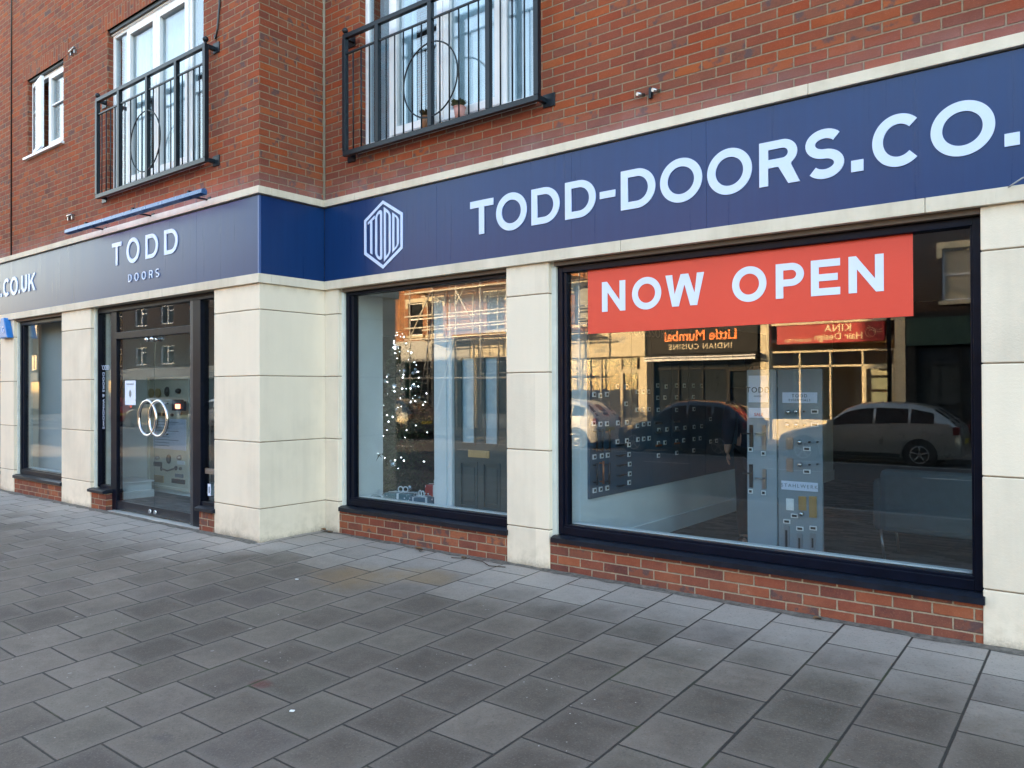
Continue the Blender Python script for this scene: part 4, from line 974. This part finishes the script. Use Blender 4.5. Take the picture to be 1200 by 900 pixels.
t = thing('sticker', 'small white upright sticker low on the right side pane of the entrance', 'sticker', (-7.80, YE-.009, .36)); MB().box(-.03,.03,-.001,.001,0,.13).build('sheet', 'bannerwhite', t)
m1 = MB(); m1.box(-.012,.012,-.0025,-.001,.03,.10); m1.build('print', 'chargrey', t)
t = thing('open_sign', 'small glowing red sign hanging inside the entrance above the ring handles', 'sign', (-10.1,.20,1.28)); MB().box(-.16,.16,0,.03,-.05,.08).build('case', 'black', t); MB().box(-.06,.06,-.004,0,-.02,.04).build('lit_panel', emit('red_led', (1,.18,.08), 1.5), t)

# ================================================================== THE OTHER SIDE OF THE STREET (seen in the shop windows)
YO = -19.7
ob = dict(mortar=(.42,.34,.24))
MT['obrick'] = brickmat('terrace_brick', stops=[(0,(.12,.06,.04)),(.2,(.26,.10,.05)),(.6,(.36,.14,.06)),(1,(.44,.20,.09))], **ob)
MT['dbrick'] = brickmat('dark_brown_brick', stops=[(0,(.020,.014,.012)),(.5,(.045,.028,.021)),(1,(.075,.048,.034))], mortar=(.08,.07,.06))
MT['cream'] = plain('cream_masonry_paint', (.60,.52,.36), .7)
MT['slate'] = plain('roof_slate', (.07,.075,.085), .6, var=.3, scale=8)
MT['darkpane'] = plain('dark_window_pane', (.02,.025,.03), .06, spec=.8)
MT['curtpane'] = plain('curtained_pane', (.42,.38,.30), .15)
def house(x0, x1, label, wallm, wins, ground, stall, shop, ztop=6.25, zb=3.75, lit=False, depth=7, group=None):
    t = thing('terrace_house', label, 'building', (x0, YO, FZ+.06), 0, group); o = WL[t.name]
    B_ = lambda m1, n, mt_, par=t, **k: m1.build(n, mt_, par, **k) if par is t else m1.build(n, mt_, par, **k)
    def part(m1, n, mt_, par=t, **k):
        q = m1.build(n, mt_, par, **k); q.data.transform(Matrix.Translation(-o)); return q
    hs = [(a, a+.95, 4.0, 5.5) for a in wins]
    m1 = MB(); wall(m1, x0, x1, zb, ztop, hs, YO, -.25); m1.box(x0, x0+.2, YO-depth, YO-.25, FZ, ztop); m1.box(x1-.2, x1, YO-depth, YO-.25, FZ, ztop); m1.box(x0, x1, YO-depth-.2, YO-depth, FZ, ztop)
    part(m1, 'wall', wallm)
    m1 = MB(); m1.box(x0, x1, YO-.05, YO+.16, ztop, ztop+.13); m1.box(x0, x1, YO-.05, YO+.09, ztop-.10, ztop)
    for i in range(int((x1-x0)/.24)): m1.box(x0+.05+i*.24, x0+.17+i*.24, YO+.09, YO+.14, ztop-.09, ztop-.001)
    part(m1, 'cornice', 'cream')
    rf = part(MB().prism([(YO+.1, ztop+.13), (YO-depth/2, ztop+2.3), (YO-depth-.2, ztop+.13)], x0, x1, plane='yz'), 'roof', 'slate')
    part(MB().box(x1-.45, x1+.0, YO-depth/2-.5, YO-depth/2+.5, ztop+1.4, ztop+3.2).box(x1-.40, x1-.1, YO-depth/2-.3, YO-depth/2-.1, ztop+3.2, ztop+3.5), 'chimney', wallm, rf)
    for a, b, c, d in hs:
        w = part(MB().frame(a, b, c, d, .06, YO-.16, YO-.08).box(a+.06, b-.06, YO-.15, YO-.085, (c+d)/2-.03, (c+d)/2+.03), 'window', 'upvc')
        part(MB().box(a+.06, b-.06, YO-.13, YO-.12, c+.06, d-.06), 'pane', 'curtpane' if (a*7) % 3 > 1.6 else 'darkpane', w)
        part(MB().box(a-.14, b+.14, YO-.05, YO+.035, d, d+.19).box(a-.08, b+.08, YO-.05, YO+.07, c-.10, c).box(a-.14, a-.0, YO-.05, YO+.03, d-.25, d).box(b, b+.14, YO-.05, YO+.03, d-.25, d), 'stone_surround', 'cream')
    # shopfront
    dx = x0+.75 if not lit else x1-1.15
    m1 = MB(); m1.box(x0, x0+.28, YO-.2, YO+.06, FZ, 3.75); m1.box(x1-.28, x1, YO-.2, YO+.06, FZ, 3.75); m1.box(x0+.28, x1-.28, YO-.2, YO-.0, 3.55, 3.75); part(m1, 'shopfront_pilaster', ground)
    m1 = MB(); m1.box(x0+.28, x1-.28, YO-.15, YO-.02, FZ, stall); sf = part(m1, 'stall_riser', shop)
    m1 = MB(); n = 4; xa, xb = x0+.28, x1-.28
    m1.frame(xa, xb, stall, 2.7, .06, YO-.15, YO-.04)
    m1.box(xa, xb, YO-.14, YO-.045, 2.17, 2.23)
    for i in range(1, n): q = xa+(xb-xa)*i/n; m1.box(q-.025, q+.025, YO-.14, YO-.045, stall, 2.69)
    fr = part(m1, 'shopfront', shop)
    part(MB().box(xa, xb, YO-.11, YO-.10, stall, 2.69), 'pane', 'glass' if lit else 'darkpane', fr)
    part(MB().frame(xa+(xb-xa)*.76, xb-.04, FZ+.05, 2.16, .07, YO-.10, YO+.0), 'door', shop)
    if lit: part(MB().box(x0+.2, x1-.2, YO-2.6, YO-2.5, FZ, 3.7).box(x0+.3, x0+1.5, YO-1.6, YO-1.2, FZ, 1.1), 'shop_interior', 'cream'); part(MB().box(x0+.2, x1-.2, YO-2.6, YO-.2, FZ+.0, FZ+.08).box(x0+.2, x1-.2, YO-2.6, YO-.2, 3.0, 3.1), 'shop_floor', 'cream')
    return t
def fascia(x0, x1, z0, z1, label, mat, texts, y=YO+.03, proj=.10):
    t = thing('fascia_sign', label, 'shop sign', ((x0+x1)/2, y, z0)); w = (x1-x0)/2
    MB().box(-w, w, -.04, proj, 0, z1-z0).build('board', mat, t, bev=.006)
    for s_, dx, dz, sz, mt_, sp in texts: text_obj('lettering', s_, mt_, t, ((x0+x1)/2+dx, y+proj+.002, z0+dz), sz, .004, rot=(R(90),0,R(180)), spacing=sp, off=.011 if sz > .4 else .003 if sz > .25 else 0)
    return t
G_ = 'Victorian terrace houses across the street'
MT['charcoal'] = plain('charcoal_paint', (.012,.012,.013), .6, spec=.2); MT['gold'] = plain('gold_lettering', (.85,.68,.40), .5); MT['orange'] = plain('orange_lettering', (.90,.22,.03), .5)
MT['greysign'] = plain('sign_grey', (.30,.30,.28), .5); MT['darkred'] = plain('dark_red_board', (.40,.03,.03), .45); MT['greyshop'] = plain('grey_shopfront', (.24,.25,.26), .5)
house(4.9, 9.6, 'terrace house at the near right end of the row across the street', 'dbrick', (5.8, 7.9), 'charcoal', .6, 'charcoal', group=G_)
house(0, 4.9, 'terrace house with dark shopfront, second from the right end of the row opposite', 'dbrick', (1.0, 3.1), 'charcoal', .6, 'charcoal', group=G_)
house(-5.0, 0, 'terrace house above the dark green shopfront with a single white-linteled sash showing in the reflection', 'dbrick', (-4.05, -1.7), 'charcoal', .5, 'charcoal', group=G_)
house(-9.35, -5.0, 'terrace house over the red hair design fascia', 'obrick', (-8.4, -6.6), 'cream', .45, 'cream', lit=True, group=G_)
house(-13.55, -9.35, 'terrace house over the black restaurant fascia', 'obrick', (-12.6, -10.7), 'charcoal', .3, 'charcoal', group=G_)
house(-17.6, -13.55, 'terrace house over the cream clinic fascia', 'obrick', (-16.7, -14.9), 'cream', .35, 'cream', lit=True, group=G_)
house(-22.0, -17.6, 'terrace house behind the scaffolding across the street', 'obrick', (-21.2, -19.6), 'cream', .4, 'greyshop', group=G_)
house(-26.4, -22.0, 'terrace house with grey shopfront left of the scaffolding', 'obrick', (-25.95, -24.7), 'greyshop', .4, 'charcoal', group=G_)
house(-30.8, -26.4, 'terrace house at the far left end of the brick row opposite', 'obrick', (-29.9, -28.2), 'greyshop', .4, 'greyshop', group=G_)
fascia(-8.78, -5.55, 2.92, 3.52, 'dark red fascia reading KINA Hair Design across the street', 'darkred', [('KINA', .28, .45, .32, 'gold', 1.1), ('Hair Design', .28, .19, .30, 'gold', 1), ('020 8892 7084', -.95, .10, .14, 'gold', 1)])
cr = thing('scroll_emblem', 'gold swirling emblem on the red hair design fascia', 'emblem', (-5.95, YO+.135, 3.22))
m1 = MB(); m1.torus((0,0,-.02),.15,.008,'y',26,5); m1.torus((.03,0,-.04),.09,.007,'y',20,5,0,4.8); m1.tube([(-.15,0,.02),(-.05,0,.18),(.06,0,.10),(.22,0,.03),(.34,0,.08)],.009,5); m1.tube([(-.10,0,.12),(.08,0,.04),(.24,0,-.03),(.36,0,.0)],.008,5)
m1.build('scroll', 'gold', cr)
fascia(-13.50, -9.42, 2.72, 3.62, 'black fascia with orange Little Mumbai lettering across the street', 'charcoal', [('Little Mumbai', .0, .62, .50, 'orange', .98), ('INDIAN CUISINE', .0, .24, .27, 'cream', 1.2)])
t = thing('awning', 'folded striped awning box beneath the black restaurant fascia', 'awning', (-11.45, YO+.05, 2.45)); MB().box(-2.05, 2.05, 0, .30, .10, .24).build('cassette', 'charcoal', t); MB().box(-2.05, 2.05, .30, .36, .02, .09).box(-2.05,2.05,.30,.34,.13,.17).build('front_bar', 'upvc', t)
fascia(-17.5, -13.60, 2.70, 3.64, 'pale cream fascia reading Balanced Body Clinic across the street', 'cream', [('Balanced Body', .15, .62, .34, 'greysign', 1), ('Clinic', .15, .28, .32, 'greysign', 1)])
fascia(-22.0, -17.65, 2.85, 3.62, 'cream blank fascia behind the scaffolding', 'cream', [])
fascia(-26.35, -22.05, 2.75, 3.55, 'grey blank fascia left of the scaffolding', 'greyshop', [])
fascia(-30.75, -26.45, 2.75, 3.55, 'dark blank fascia at the left end of the brick row opposite', 'charcoal', [])
fascia(-4.95, -.05, 2.75, 3.55, 'dark green fascia over the unlit shop opposite', plain('dark_green_paint', (.02,.05,.045), .4), [])
# scaffolding
t = thing('scaffolding', 'galvanised tube scaffolding with boards and guard rails in front of the brick terrace', 'scaffolding', (-24.4, YO+.3, FZ)); m_sc = plain('scaffold_tube', (.62,.58,.50), .4, metal=.1)
for i in range(7):
    for yy in (0, 1.1): MB().cyl((i*1.35,yy,0),(i*1.35,yy,7.4),.032).build('standard', m_sc, t)
for z in (2.2, 3.9, 4.4, 4.9, 5.9, 6.4, 6.9):
    for yy in (0, 1.1): MB().cyl((-.3,yy+.05,z),(8.4,yy+.05,z),.030).build('ledger', m_sc, t)
for z in (3.9, 5.9): MB().box(-.2,8.3,.1,1.0,z+.04,z+.08).build('boards', plain('scaffold_board', (.40,.28,.15), .8), t)
for a_, b_ in (((0,1.16,3.9),(1.35,1.16,5.9)), ((2.7,1.16,5.9),(4.05,1.16,3.9)), ((1.35,1.16,0),(2.7,1.16,3.9)), ((5.4,1.16,3.9),(6.75,1.16,5.9)), ((2.7,1.16,5.2),(4.05,1.16,6.9))): MB().cyl(a_, b_, .028).build('brace', m_sc, t)
t = thing('ladder', 'aluminium ladder leaning on the scaffolding', 'ladder', (-23.4, YO+1.6, FZ+.03)); 
m1 = MB(); a0 = Vector((0,.5,0)); a1_ = Vector((.7,.0,5.4))
for dx in (0,.38): m1.cyl(a0+Vector((dx,0,0)), a1_+Vector((dx,0,0)), .022)
for k in range(18): q = a0.lerp(a1_, (k+.5)/18); m1.cyl(q, q+Vector((.38,0,0)), .014)
m1.build('rails_and_rungs', 'greymetal', t)
# street lamp post
def lamp(x, y, label):
    t = thing('street_lamp', label, 'street lamp', (x,y,FZ+.01)); MB().cyl((0,0,0),(0,0,1.3),.085,14).build('base', 'charcoal', t); MB().cyl((0,0,1.3),(0,0,7.5),.055,12,.04).build('pole', 'charcoal', t)
    MB().tube([(0,0,7.5),(0,.2,7.75),(0,.9,7.85)],.03).build('arm', 'charcoal', t); MB().box(-.12,.12,.8,1.4,7.8,7.92).build('lantern', 'greymetal', t, bev=.02)
lamp(-4.71, -16.25, 'dark lamp post on the far kerb in front of the hair salon'); lamp(-32.5, -16.25, 'dark lamp post on the far kerb beyond the brick row')
# block of flats beyond, darker and plainer
def flats(x0, x1, y0, sgn, label, h=8.6, cols=None):
    t = thing('block_of_flats', label, 'building', ((x0+x1)/2, y0, FZ+.05)); w = (x1-x0)/2; m1 = MB(); hs = []
    n = cols or int((x1-x0)/3.2)
    for z in (3.25, 5.7):
        for i in range(n): a = -w+ (i+.5)*2*w/n; hs.append((a-.75, a+.75, z, z+1.15))
    wall(m1, -w, w, -.3, h, hs+[(-w+.3, w-.3, .3, 2.35)], 0, -.3*sgn); yb = -9*sgn
    m1.box(-w, -w+.2, yb, -.3*sgn, -.3, h); m1.box(w-.2, w, yb, -.3*sgn, -.3, h); m1.box(-w, w, yb-.1, yb, -.3, h); m1.build('wall', 'dbrick', t)
    MB().box(-w-.1, w+.1, min(.2*sgn, yb), max(.2*sgn, yb), h, h+.2).build('roof', 'slate', t)
    MB().box(-w+.3, w-.3, -.02, .12*sgn if sgn > 0 else .1, 2.35, 3.05).build('fascia', 'greyshop', t)
    MB().box(-w+.3, w-.3, -.16, -.15, .3, 2.35).build('shop_glazing', 'darkpane', t)
    for a, b, c, d in hs:
        m1 = MB(); m1.frame(a, b, c, d, .07, -.14, -.06); m1.box((a+b)/2-.04, (a+b)/2+.04, -.13, -.065, c+.07, d-.07); m1.box((a+b)/2+.04, b-.07, -.13, -.065, d-.38, d-.32); w_ = m1.build('window', 'upvc', t)
        MB().box(a+.07, b-.07, -.11, -.10, c+.07, d-.07).build('pane', 'darkpane', w_)
flats(-60, -34, YO-.3, 1, 'long brown brick block of flats over grey shops across the street to the left')
flats(-96, -64, YO-.3, 1, 'farthest brown brick block at the end of the street opposite')
t = thing('shade_neighbour_block', 'unseen plain brick block beyond the gap in the shop row, placed to shade the far side', 'building', (-78, 0, -.1)); m1 = MB(); wall(m1, -18, 18.5, -.4, 13.5, [(-17+i*3, -15.5+i*3, z, z+1.4) for i in range(11) for z in (1.2, 4.2, 7.2, 10.2)], 0, .3)  # unseen neighbour, placed and sized to limit the sunlit stretch opposite
m1.box(18.2, 18.5, .3, 9, -.4, 13.5); m1.box(-18, -17.7, .3, 9, -.4, 13.5); m1.box(-18, 18.5, 9, 9.3, -.4, 13.5); m1.build('wall', 'dbrick', t); MB().box(-18, 18.5, 0, 9.3, 13.501, 13.7).build('roof', 'slate', t)
MB().box(-17.6, 18.1, .32, .4, 0, 13).build('glazing', 'darkpane', t)

t = thing('shade_blocker_house', 'unseen lower brick house added in the gap of the shop row to shade the terrace opposite', 'building', (-45.0, 1.0, -.1)); m1 = MB(); wall(m1, -5.0, 4.6, -.4, 9.4, [(-4+i*2.4, -2.9+i*2.4, z, z+1.4) for i in range(4) for z in (1.0, 4.0, 6.8)], 0, .3)  # unseen house, added to shade the lower fronts across the street
m1.box(4.3, 4.6, .3, 7, -.4, 9.4); m1.box(-5, -4.7, .3, 7, -.4, 9.4); m1.box(-5, 4.6, 7, 7.3, -.4, 9.4); m1.build('wall', 'obrick', t); MB().box(-5.1, 4.7, -.1, 7.4, 9.401, 9.6).build('roof', 'slate', t); MB().box(-4.7, 4.3, .32, .4, 0, 9).build('glazing', 'darkpane', t)

# ------------------------------------------------------------------ parked cars
def car(label, loc, rz, paint, L=4.0, Wd=1.70, H=1.47, kind='hatch'):
    t = thing('parked_car', label, 'car', loc, rz, 'cars parked along the far kerb')
    # side profile: x (front at -L/2), z_roofline, z_belt
    if kind == 'van': st = [(0,.52,.52),(.05,.78,.74),(.16,.98,.92),(.30,1.0,H*1.0),(.34,1.0,H*1.0),(.90,1.02,H),(.985,1.0,H*.95),(1,.6,.75)]
    else: st = []
    # stations: (t, belt, top, halfwidth factor)
    prof = [(0,.50,.52,.70),(.02,.62,.66,.82),(.08,.72,.76,.93),(.20,.82,.86,.98),(.29,.88,.93,1.0),(.40,.92,H*.90,1.0),(.48,.93,H*.985,1.0),(.60,.94,H,1.0),(.76,.96,H*.975,1.0),(.86,.97,H*.90,.98),(.94,.96,H*.74,.95),(.985,.86,.90,.90),(1,.60,.62,.82)] if kind == 'hatch' else \
           [(0,.55,.60,.80),(.02,.75,.80,.90),(.08,.90,.95,.96),(.18,1.02,1.10,1.0),(.30,1.08,H*.93,1.0),(.36,1.10,H,1.0),(.60,1.10,H,1.0),(.90,1.10,H,1.0),(.98,1.08,H*.94,.98),(1,.70,.80,.95)]
    hw = Wd/2; rows = []
    for tt, bz, tz, wf in prof:
        x = -L/2+tt*L; w_ = hw*wf; low = .20 if .04 < tt < .97 else .28; dz = max(tz-bz, .02); roofw = w_*(1-.22*min(1, dz/.5))
        half = [(w_*.90, low), (w_*.985, low+.16), (w_, (low+bz)/2+.05), (w_*.965, bz), (roofw*.985, tz-dz*.10), (roofw*.86, tz+.0), (roofw*.4, tz+.018)]
        rows.append([(x, a, b) for a, b in half]+[(x, -a, b) for a, b in half[::-1]]+[(x, half[0][0]*1.0, half[0][1])])
    m1 = MB(); m1.grid(rows)
    for rw in (rows[0], rows[-1]): m1.face([m1.v.index(tuple(p)) for p in rw[:-1]])
    body = m1.build('body', paint, t, recalc=True)
    # glass set just proud of the greenhouse
    g = MB()
    def sec(tt, k, s_):   # interpolate side point between belt (k=0) and roof edge (k=1)
        for a, b in zip(prof, prof[1:]):
            if a[0] <= tt <= b[0]:
                f_ = (tt-a[0])/(b[0]-a[0]); bz, tz, wf = [a[i]+(b[i]-a[i])*f_ for i in (1,2,3)]; break
        w_ = hw*wf; dz = max(tz-bz,.02); rw = w_*(1-.22*min(1, dz/.5))*.985
        return (-L/2+tt*L, s_*((w_*.965)+(rw-w_*.965)*k+.006), bz+(tz-dz*.10-bz)*k)
    for s_ in (-1, 1):
        for a, b in (((.33,.555),(.57,.74),(.755,.87)) if kind == 'hatch' else ((.26,.40),(.42,.62),(.64,.90))):
            n = 8; ts = [a+(b-a)*i/n for i in range(n+1)]
            g.grid([[sec(q, .10, s_) for q in ts], [sec(q, .86, s_) for q in ts]])
    fr_, rr_ = ((.30,.465),(.865,.965)) if kind == 'hatch' else ((.19,.33),(.985,.985))
    def top(tt, yf):
        for a, b in zip(prof, prof[1:]):
            if a[0] <= tt <= b[0]:
                f_ = (tt-a[0])/(b[0]-a[0]); tz, wf, bz = a[2]+(b[2]-a[2])*f_, a[3]+(b[3]-a[3])*f_, a[1]+(b[1]-a[1])*f_; break
        rw = hw*wf*(1-.22*min(1, max(tz-bz,.02)/.5)); return (-L/2+tt*L, rw*yf, tz+.022-.02*abs(yf))
    for a, b in (fr_, rr_):
        if b > a: g.grid([[top(a+(b-a)*i/6, yf) for yf in (-.8,-.4,0,.4,.8)] for i in range(7)])
    g.build('windows', 'darkpane', t)
    for sx, tt in ((-1,.165),(1,.80)):
        for s_ in (-1, 1):
            x = -L/2+tt*L; m1 = MB(); m1.cyl((x, s_*(hw-.16), .31), (x, s_*(hw+.002), .31), .355, 24); m1.build('wheel_arch', 'black', t)
            m1 = MB(); m1.cyl((x, s_*(hw-.2), .30), (x, s_*(hw+.008), .30), .30, 24); w_ = m1.build('wheel', plain_tyre, t)
            m1 = MB(); m1.torus((x, s_*(hw+.010), .30), .19, .014, 'y', 20, 5); m1.cyl((x, s_*(hw-.02), .30), (x, s_*(hw+.016), .30), .05, 12)
            for k in range(5):
                a = k*2*math.pi/5+.3; m1.cyl((x+.05*math.cos(a), s_*(hw+.012), .30+.05*math.sin(a)), (x+.18*math.cos(a), s_*(hw+.012), .30+.18*math.sin(a)), .017, 6)
            m1.build('rim', 'greymetal', w_)
    for s_ in (-1, 1):
        MB().sph((-L/2+.10*L*.9, s_*hw*.74, .66), .13, 12, 8, .6).build('headlight', 'upglass' if 0 else 'upvc', t)
        MB().box(L/2-.16, L/2-.03, s_*hw*.74, s_*hw*.93, .76, .94).build('tail_light', tail_m, t, bev=.02)
        MB().box(-L/2+.31*L, -L/2+.31*L+.12, s_*(hw-.05), s_*(hw+.12), .95, 1.06).build('wing_mirror', paint, t, bev=.02)
        m1 = MB()
        for q in (.50, .70): m1.box(-L/2+q*L, -L/2+q*L+.13, s_*(hw-.01), s_*(hw+.012), .80, .825)
        m1.build('door_handles', paint, t)
        MB().box(-L/2+.29*L, -L/2+.70*L, s_*(hw-.03), s_*(hw-.001), .22, .30).build('side_sill', 'black', t)
    MB().box(-L/2-.012, -L/2+.05, -.26, .26, .38, .48).build('number_plate', 'upvc', t); MB().box(L/2-.05, L/2+.01, -.26, .26, .55, .66).build('number_plate', plain_yel, t)
    return t
tail_m = plain('tail_lamp', (.12,.008,.008), .3); plain_tyre = plain('tyre_rubber', (.018,.018,.019), .8); plain_yel = plain('yellow_plate', (.6,.45,.04), .5)
def paintm(name, c, metal=.3): return plain(name, c, .28, metal=metal, var=.05, coat=.8, rvar=.05)
rz0 = kz-.09
car('champagne silver hatchback parked in front of the hair salon', (-4.80, -14.72, rz0), 0, paintm('champagne_paint', (.40,.39,.36), .55), L=4.05)
car('dark blue hatchback parked in front of the black restaurant fascia', (-9.60, -14.85, rz0), 0, paintm('dark_blue_paint', (.012,.02,.035)), L=4.0)
car('small white city car parked outside the cream clinic', (-13.95, -14.8, rz0), 0, paintm('white_car_paint', (.62,.60,.55), 0), L=3.5, Wd=1.62, H=1.48)
car('silver van parked at the right end of the row of cars', (.35, -14.9, rz0), 0, paintm('silver_van_paint', (.38,.40,.42), .5), L=4.6, Wd=1.85, H=1.85, kind='van')
car('grey hatchback parked beyond the scaffolding', (-22.0, -14.8, rz0), 0, paintm('grey_car_paint', (.14,.15,.16), .4), L=4.1)
car('pale silver hatchback parked near the brown flats', (-30.5, -14.8, rz0), 0, paintm('pale_silver_paint', (.55,.56,.57), .5), L=4.1)
car('black hatchback last but one toward the brown flats', (-36.2, -14.8, rz0), 0, paintm('black_car_paint', (.01,.01,.011)), L=4.1)
car('red hatchback farthest along the far kerb', (-42.0, -14.8, rz0), 0, paintm('red_car_paint', (.35,.02,.02)), L=3.9)

# ------------------------------------------------------------------ the customer half hidden by the display stand
def skin_fig(name, verts, edges, radii, mat, parent, root=0, lv=2):
    me = bpy.data.meshes.new(name); me.from_pydata(verts, edges, []); o = bpy.data.objects.new(name, me); COL.objects.link(o)
    o.modifiers.new('skin', 'SKIN'); 
    if not me.skin_vertices: 
        bpy.context.view_layer.objects.active = o
        bpy.context.view_layer.update()
    lay = me.skin_vertices[0] if me.skin_vertices else None
    if lay is None: raise RuntimeError('no skin layer')
    for i, rr in enumerate(radii): lay.data[i].radius = rr if isinstance(rr, tuple) else (rr, rr); lay.data[i].use_root = (i == root)
    s_ = o.modifiers.new('sub', 'SUBSURF'); s_.levels = lv; s_.render_levels = lv
    bpy.context.view_layer.update(); dg = bpy.context.evaluated_depsgraph_get(); m2 = bpy.data.meshes.new_from_object(o.evaluated_get(dg))
    bpy.data.objects.remove(o); q = bpy.data.objects.new(name, m2); COL.objects.link(q); m2.materials.clear(); m2.materials.append(mat)
    for p in m2.polygons: p.use_smooth = True
    q.parent = parent; return q
def person(loc, rz):
    t = thing('person', 'person in a dark navy coat standing half hidden behind the display stand, one hand showing', 'person', loc, rz)
    sk = plain('skin', (.42,.24,.17), .5, var=.06); coat = plain('navy_coat', (.012,.018,.035), .85, bump=.001); tr = plain('dark_trousers', (.018,.018,.022), .85)
    V = [(0,0,.93),(0,-.005,1.12),(0,.0,1.33),(0,.0,1.44),(0,-.01,1.52),(0,-.02,1.60),(0,-.02,1.69)]; E_ = [(0,1),(1,2),(2,3),(3,4),(4,5),(5,6)]; Rr = [(.15,.12),(.145,.11),(.17,.115),(.10,.09),(.055,.055),(.078,.092),(.07,.085)]
    for s_ in (-1, 1):
        b = len(V); V += [(s_*.10,0,.86),(s_*.105,-.01,.48),(s_*.11,.02,.09),(s_*.115,-.14,.045)]; Rr += [(.095,.10),(.062,.065),(.042,.045),(.035,.03)]; E_ += [(0,b),(b,b+1),(b+1,b+2),(b+2,b+3)]
        b = len(V); V += [(s_*.185,0,1.40),(s_*.235,.01,1.12),(s_*.255,-.04,.90),(s_*.258,-.05,.845)]; Rr += [(.062,.062),(.048,.05),(.032,.034),(.036,.020)]; E_ += [(2,b),(b,b+1),(b+1,b+2),(b+2,b+3)]
    body = skin_fig('body', V, E_, Rr, sk, t)
    Vc = [v for v in V[:4]]; 
    cv, ce, cr_ = [(0,0,.60),(0,0,.93),(0,-.005,1.12),(0,0,1.33),(0,0,1.46)], [(0,1),(1,2),(2,3),(3,4)], [(.20,.155),(.185,.15),(.17,.135),(.195,.14),(.085,.08)]
    for s_ in (-1, 1):
        b = len(cv); cv += [(s_*.19,0,1.405),(s_*.24,.01,1.12),(s_*.258,-.038,.915)]; ce += [(3,b),(b,b+1),(b+1,b+2)]; cr_ += [(.082,.082),(.066,.068),(.052,.052)]
    skin_fig('coat', cv, ce, cr_, coat, t)
    tv, te, trr = [(0,0,.93)], [], [(.16,.13)]
    for s_ in (-1, 1):
        b = len(tv); tv += [(s_*.10,0,.84),(s_*.105,-.01,.48),(s_*.11,.015,.08)]; te += [(0,b),(b,b+1),(b+1,b+2)]; trr += [(.105,.11),(.078,.08),(.062,.066)]
    skin_fig('trousers', tv, te, trr, tr, t)
    for s_ in (-1, 1):
        MB().sph((s_*.115,-.07,.05),.065,14,8,.75).build('shoe', 'black', t).data.transform(Matrix.Diagonal((1,2.0,1,1)) if False else Matrix.Identity(4))
        for k, (dx, ln) in enumerate([(-.030,.070),(-.010,.078),(.010,.073),(.029,.058)]):   # fingers, slightly curled
            bx = s_*.258; y0 = -.055+dx; p0 = Vector((bx, y0, .83)); skin_fig('finger', [p0+Vector((0,0,.02)), p0-Vector((0,0,.015)), p0+Vector((-s_*.006,0,-.015-ln*.45)), p0+Vector((-s_*.022,-.0,-.015-ln*.85))], [(0,1),(1,2),(2,3)], [.0095,.009,.008,.007], sk, body, lv=1)
        p0 = Vector((s_*.255,-.075,.86)); skin_fig('thumb', [p0, p0+Vector((-s_*.012,-.022,-.025)), p0+Vector((-s_*.018,-.030,-.060))], [(0,1),(1,2)], [.011,.010,.008], sk, body, lv=1)
    MB().sph((0,.005,1.69),.095,16,12,1.08).build('hair', plain('dark_hair', (.03,.02,.015), .8), t)
    MB().sph((-.033,-.098,1.645),.011,8,6).sph((.033,-.098,1.645),.011,8,6).build('eyes', 'black', t)
    MB().prism([(-.015,1.59),(.015,1.59),(.004,1.64),(-.004,1.64)],-.135,-.09).build('nose', sk, t, bev=.005); MB().box(-.025,.025,-.102,-.09,1.563,1.571).build('mouth', m_cop, t, bev=.002)
    return t
person((-2.66, 1.75, .054), R(25))
flush_curves()
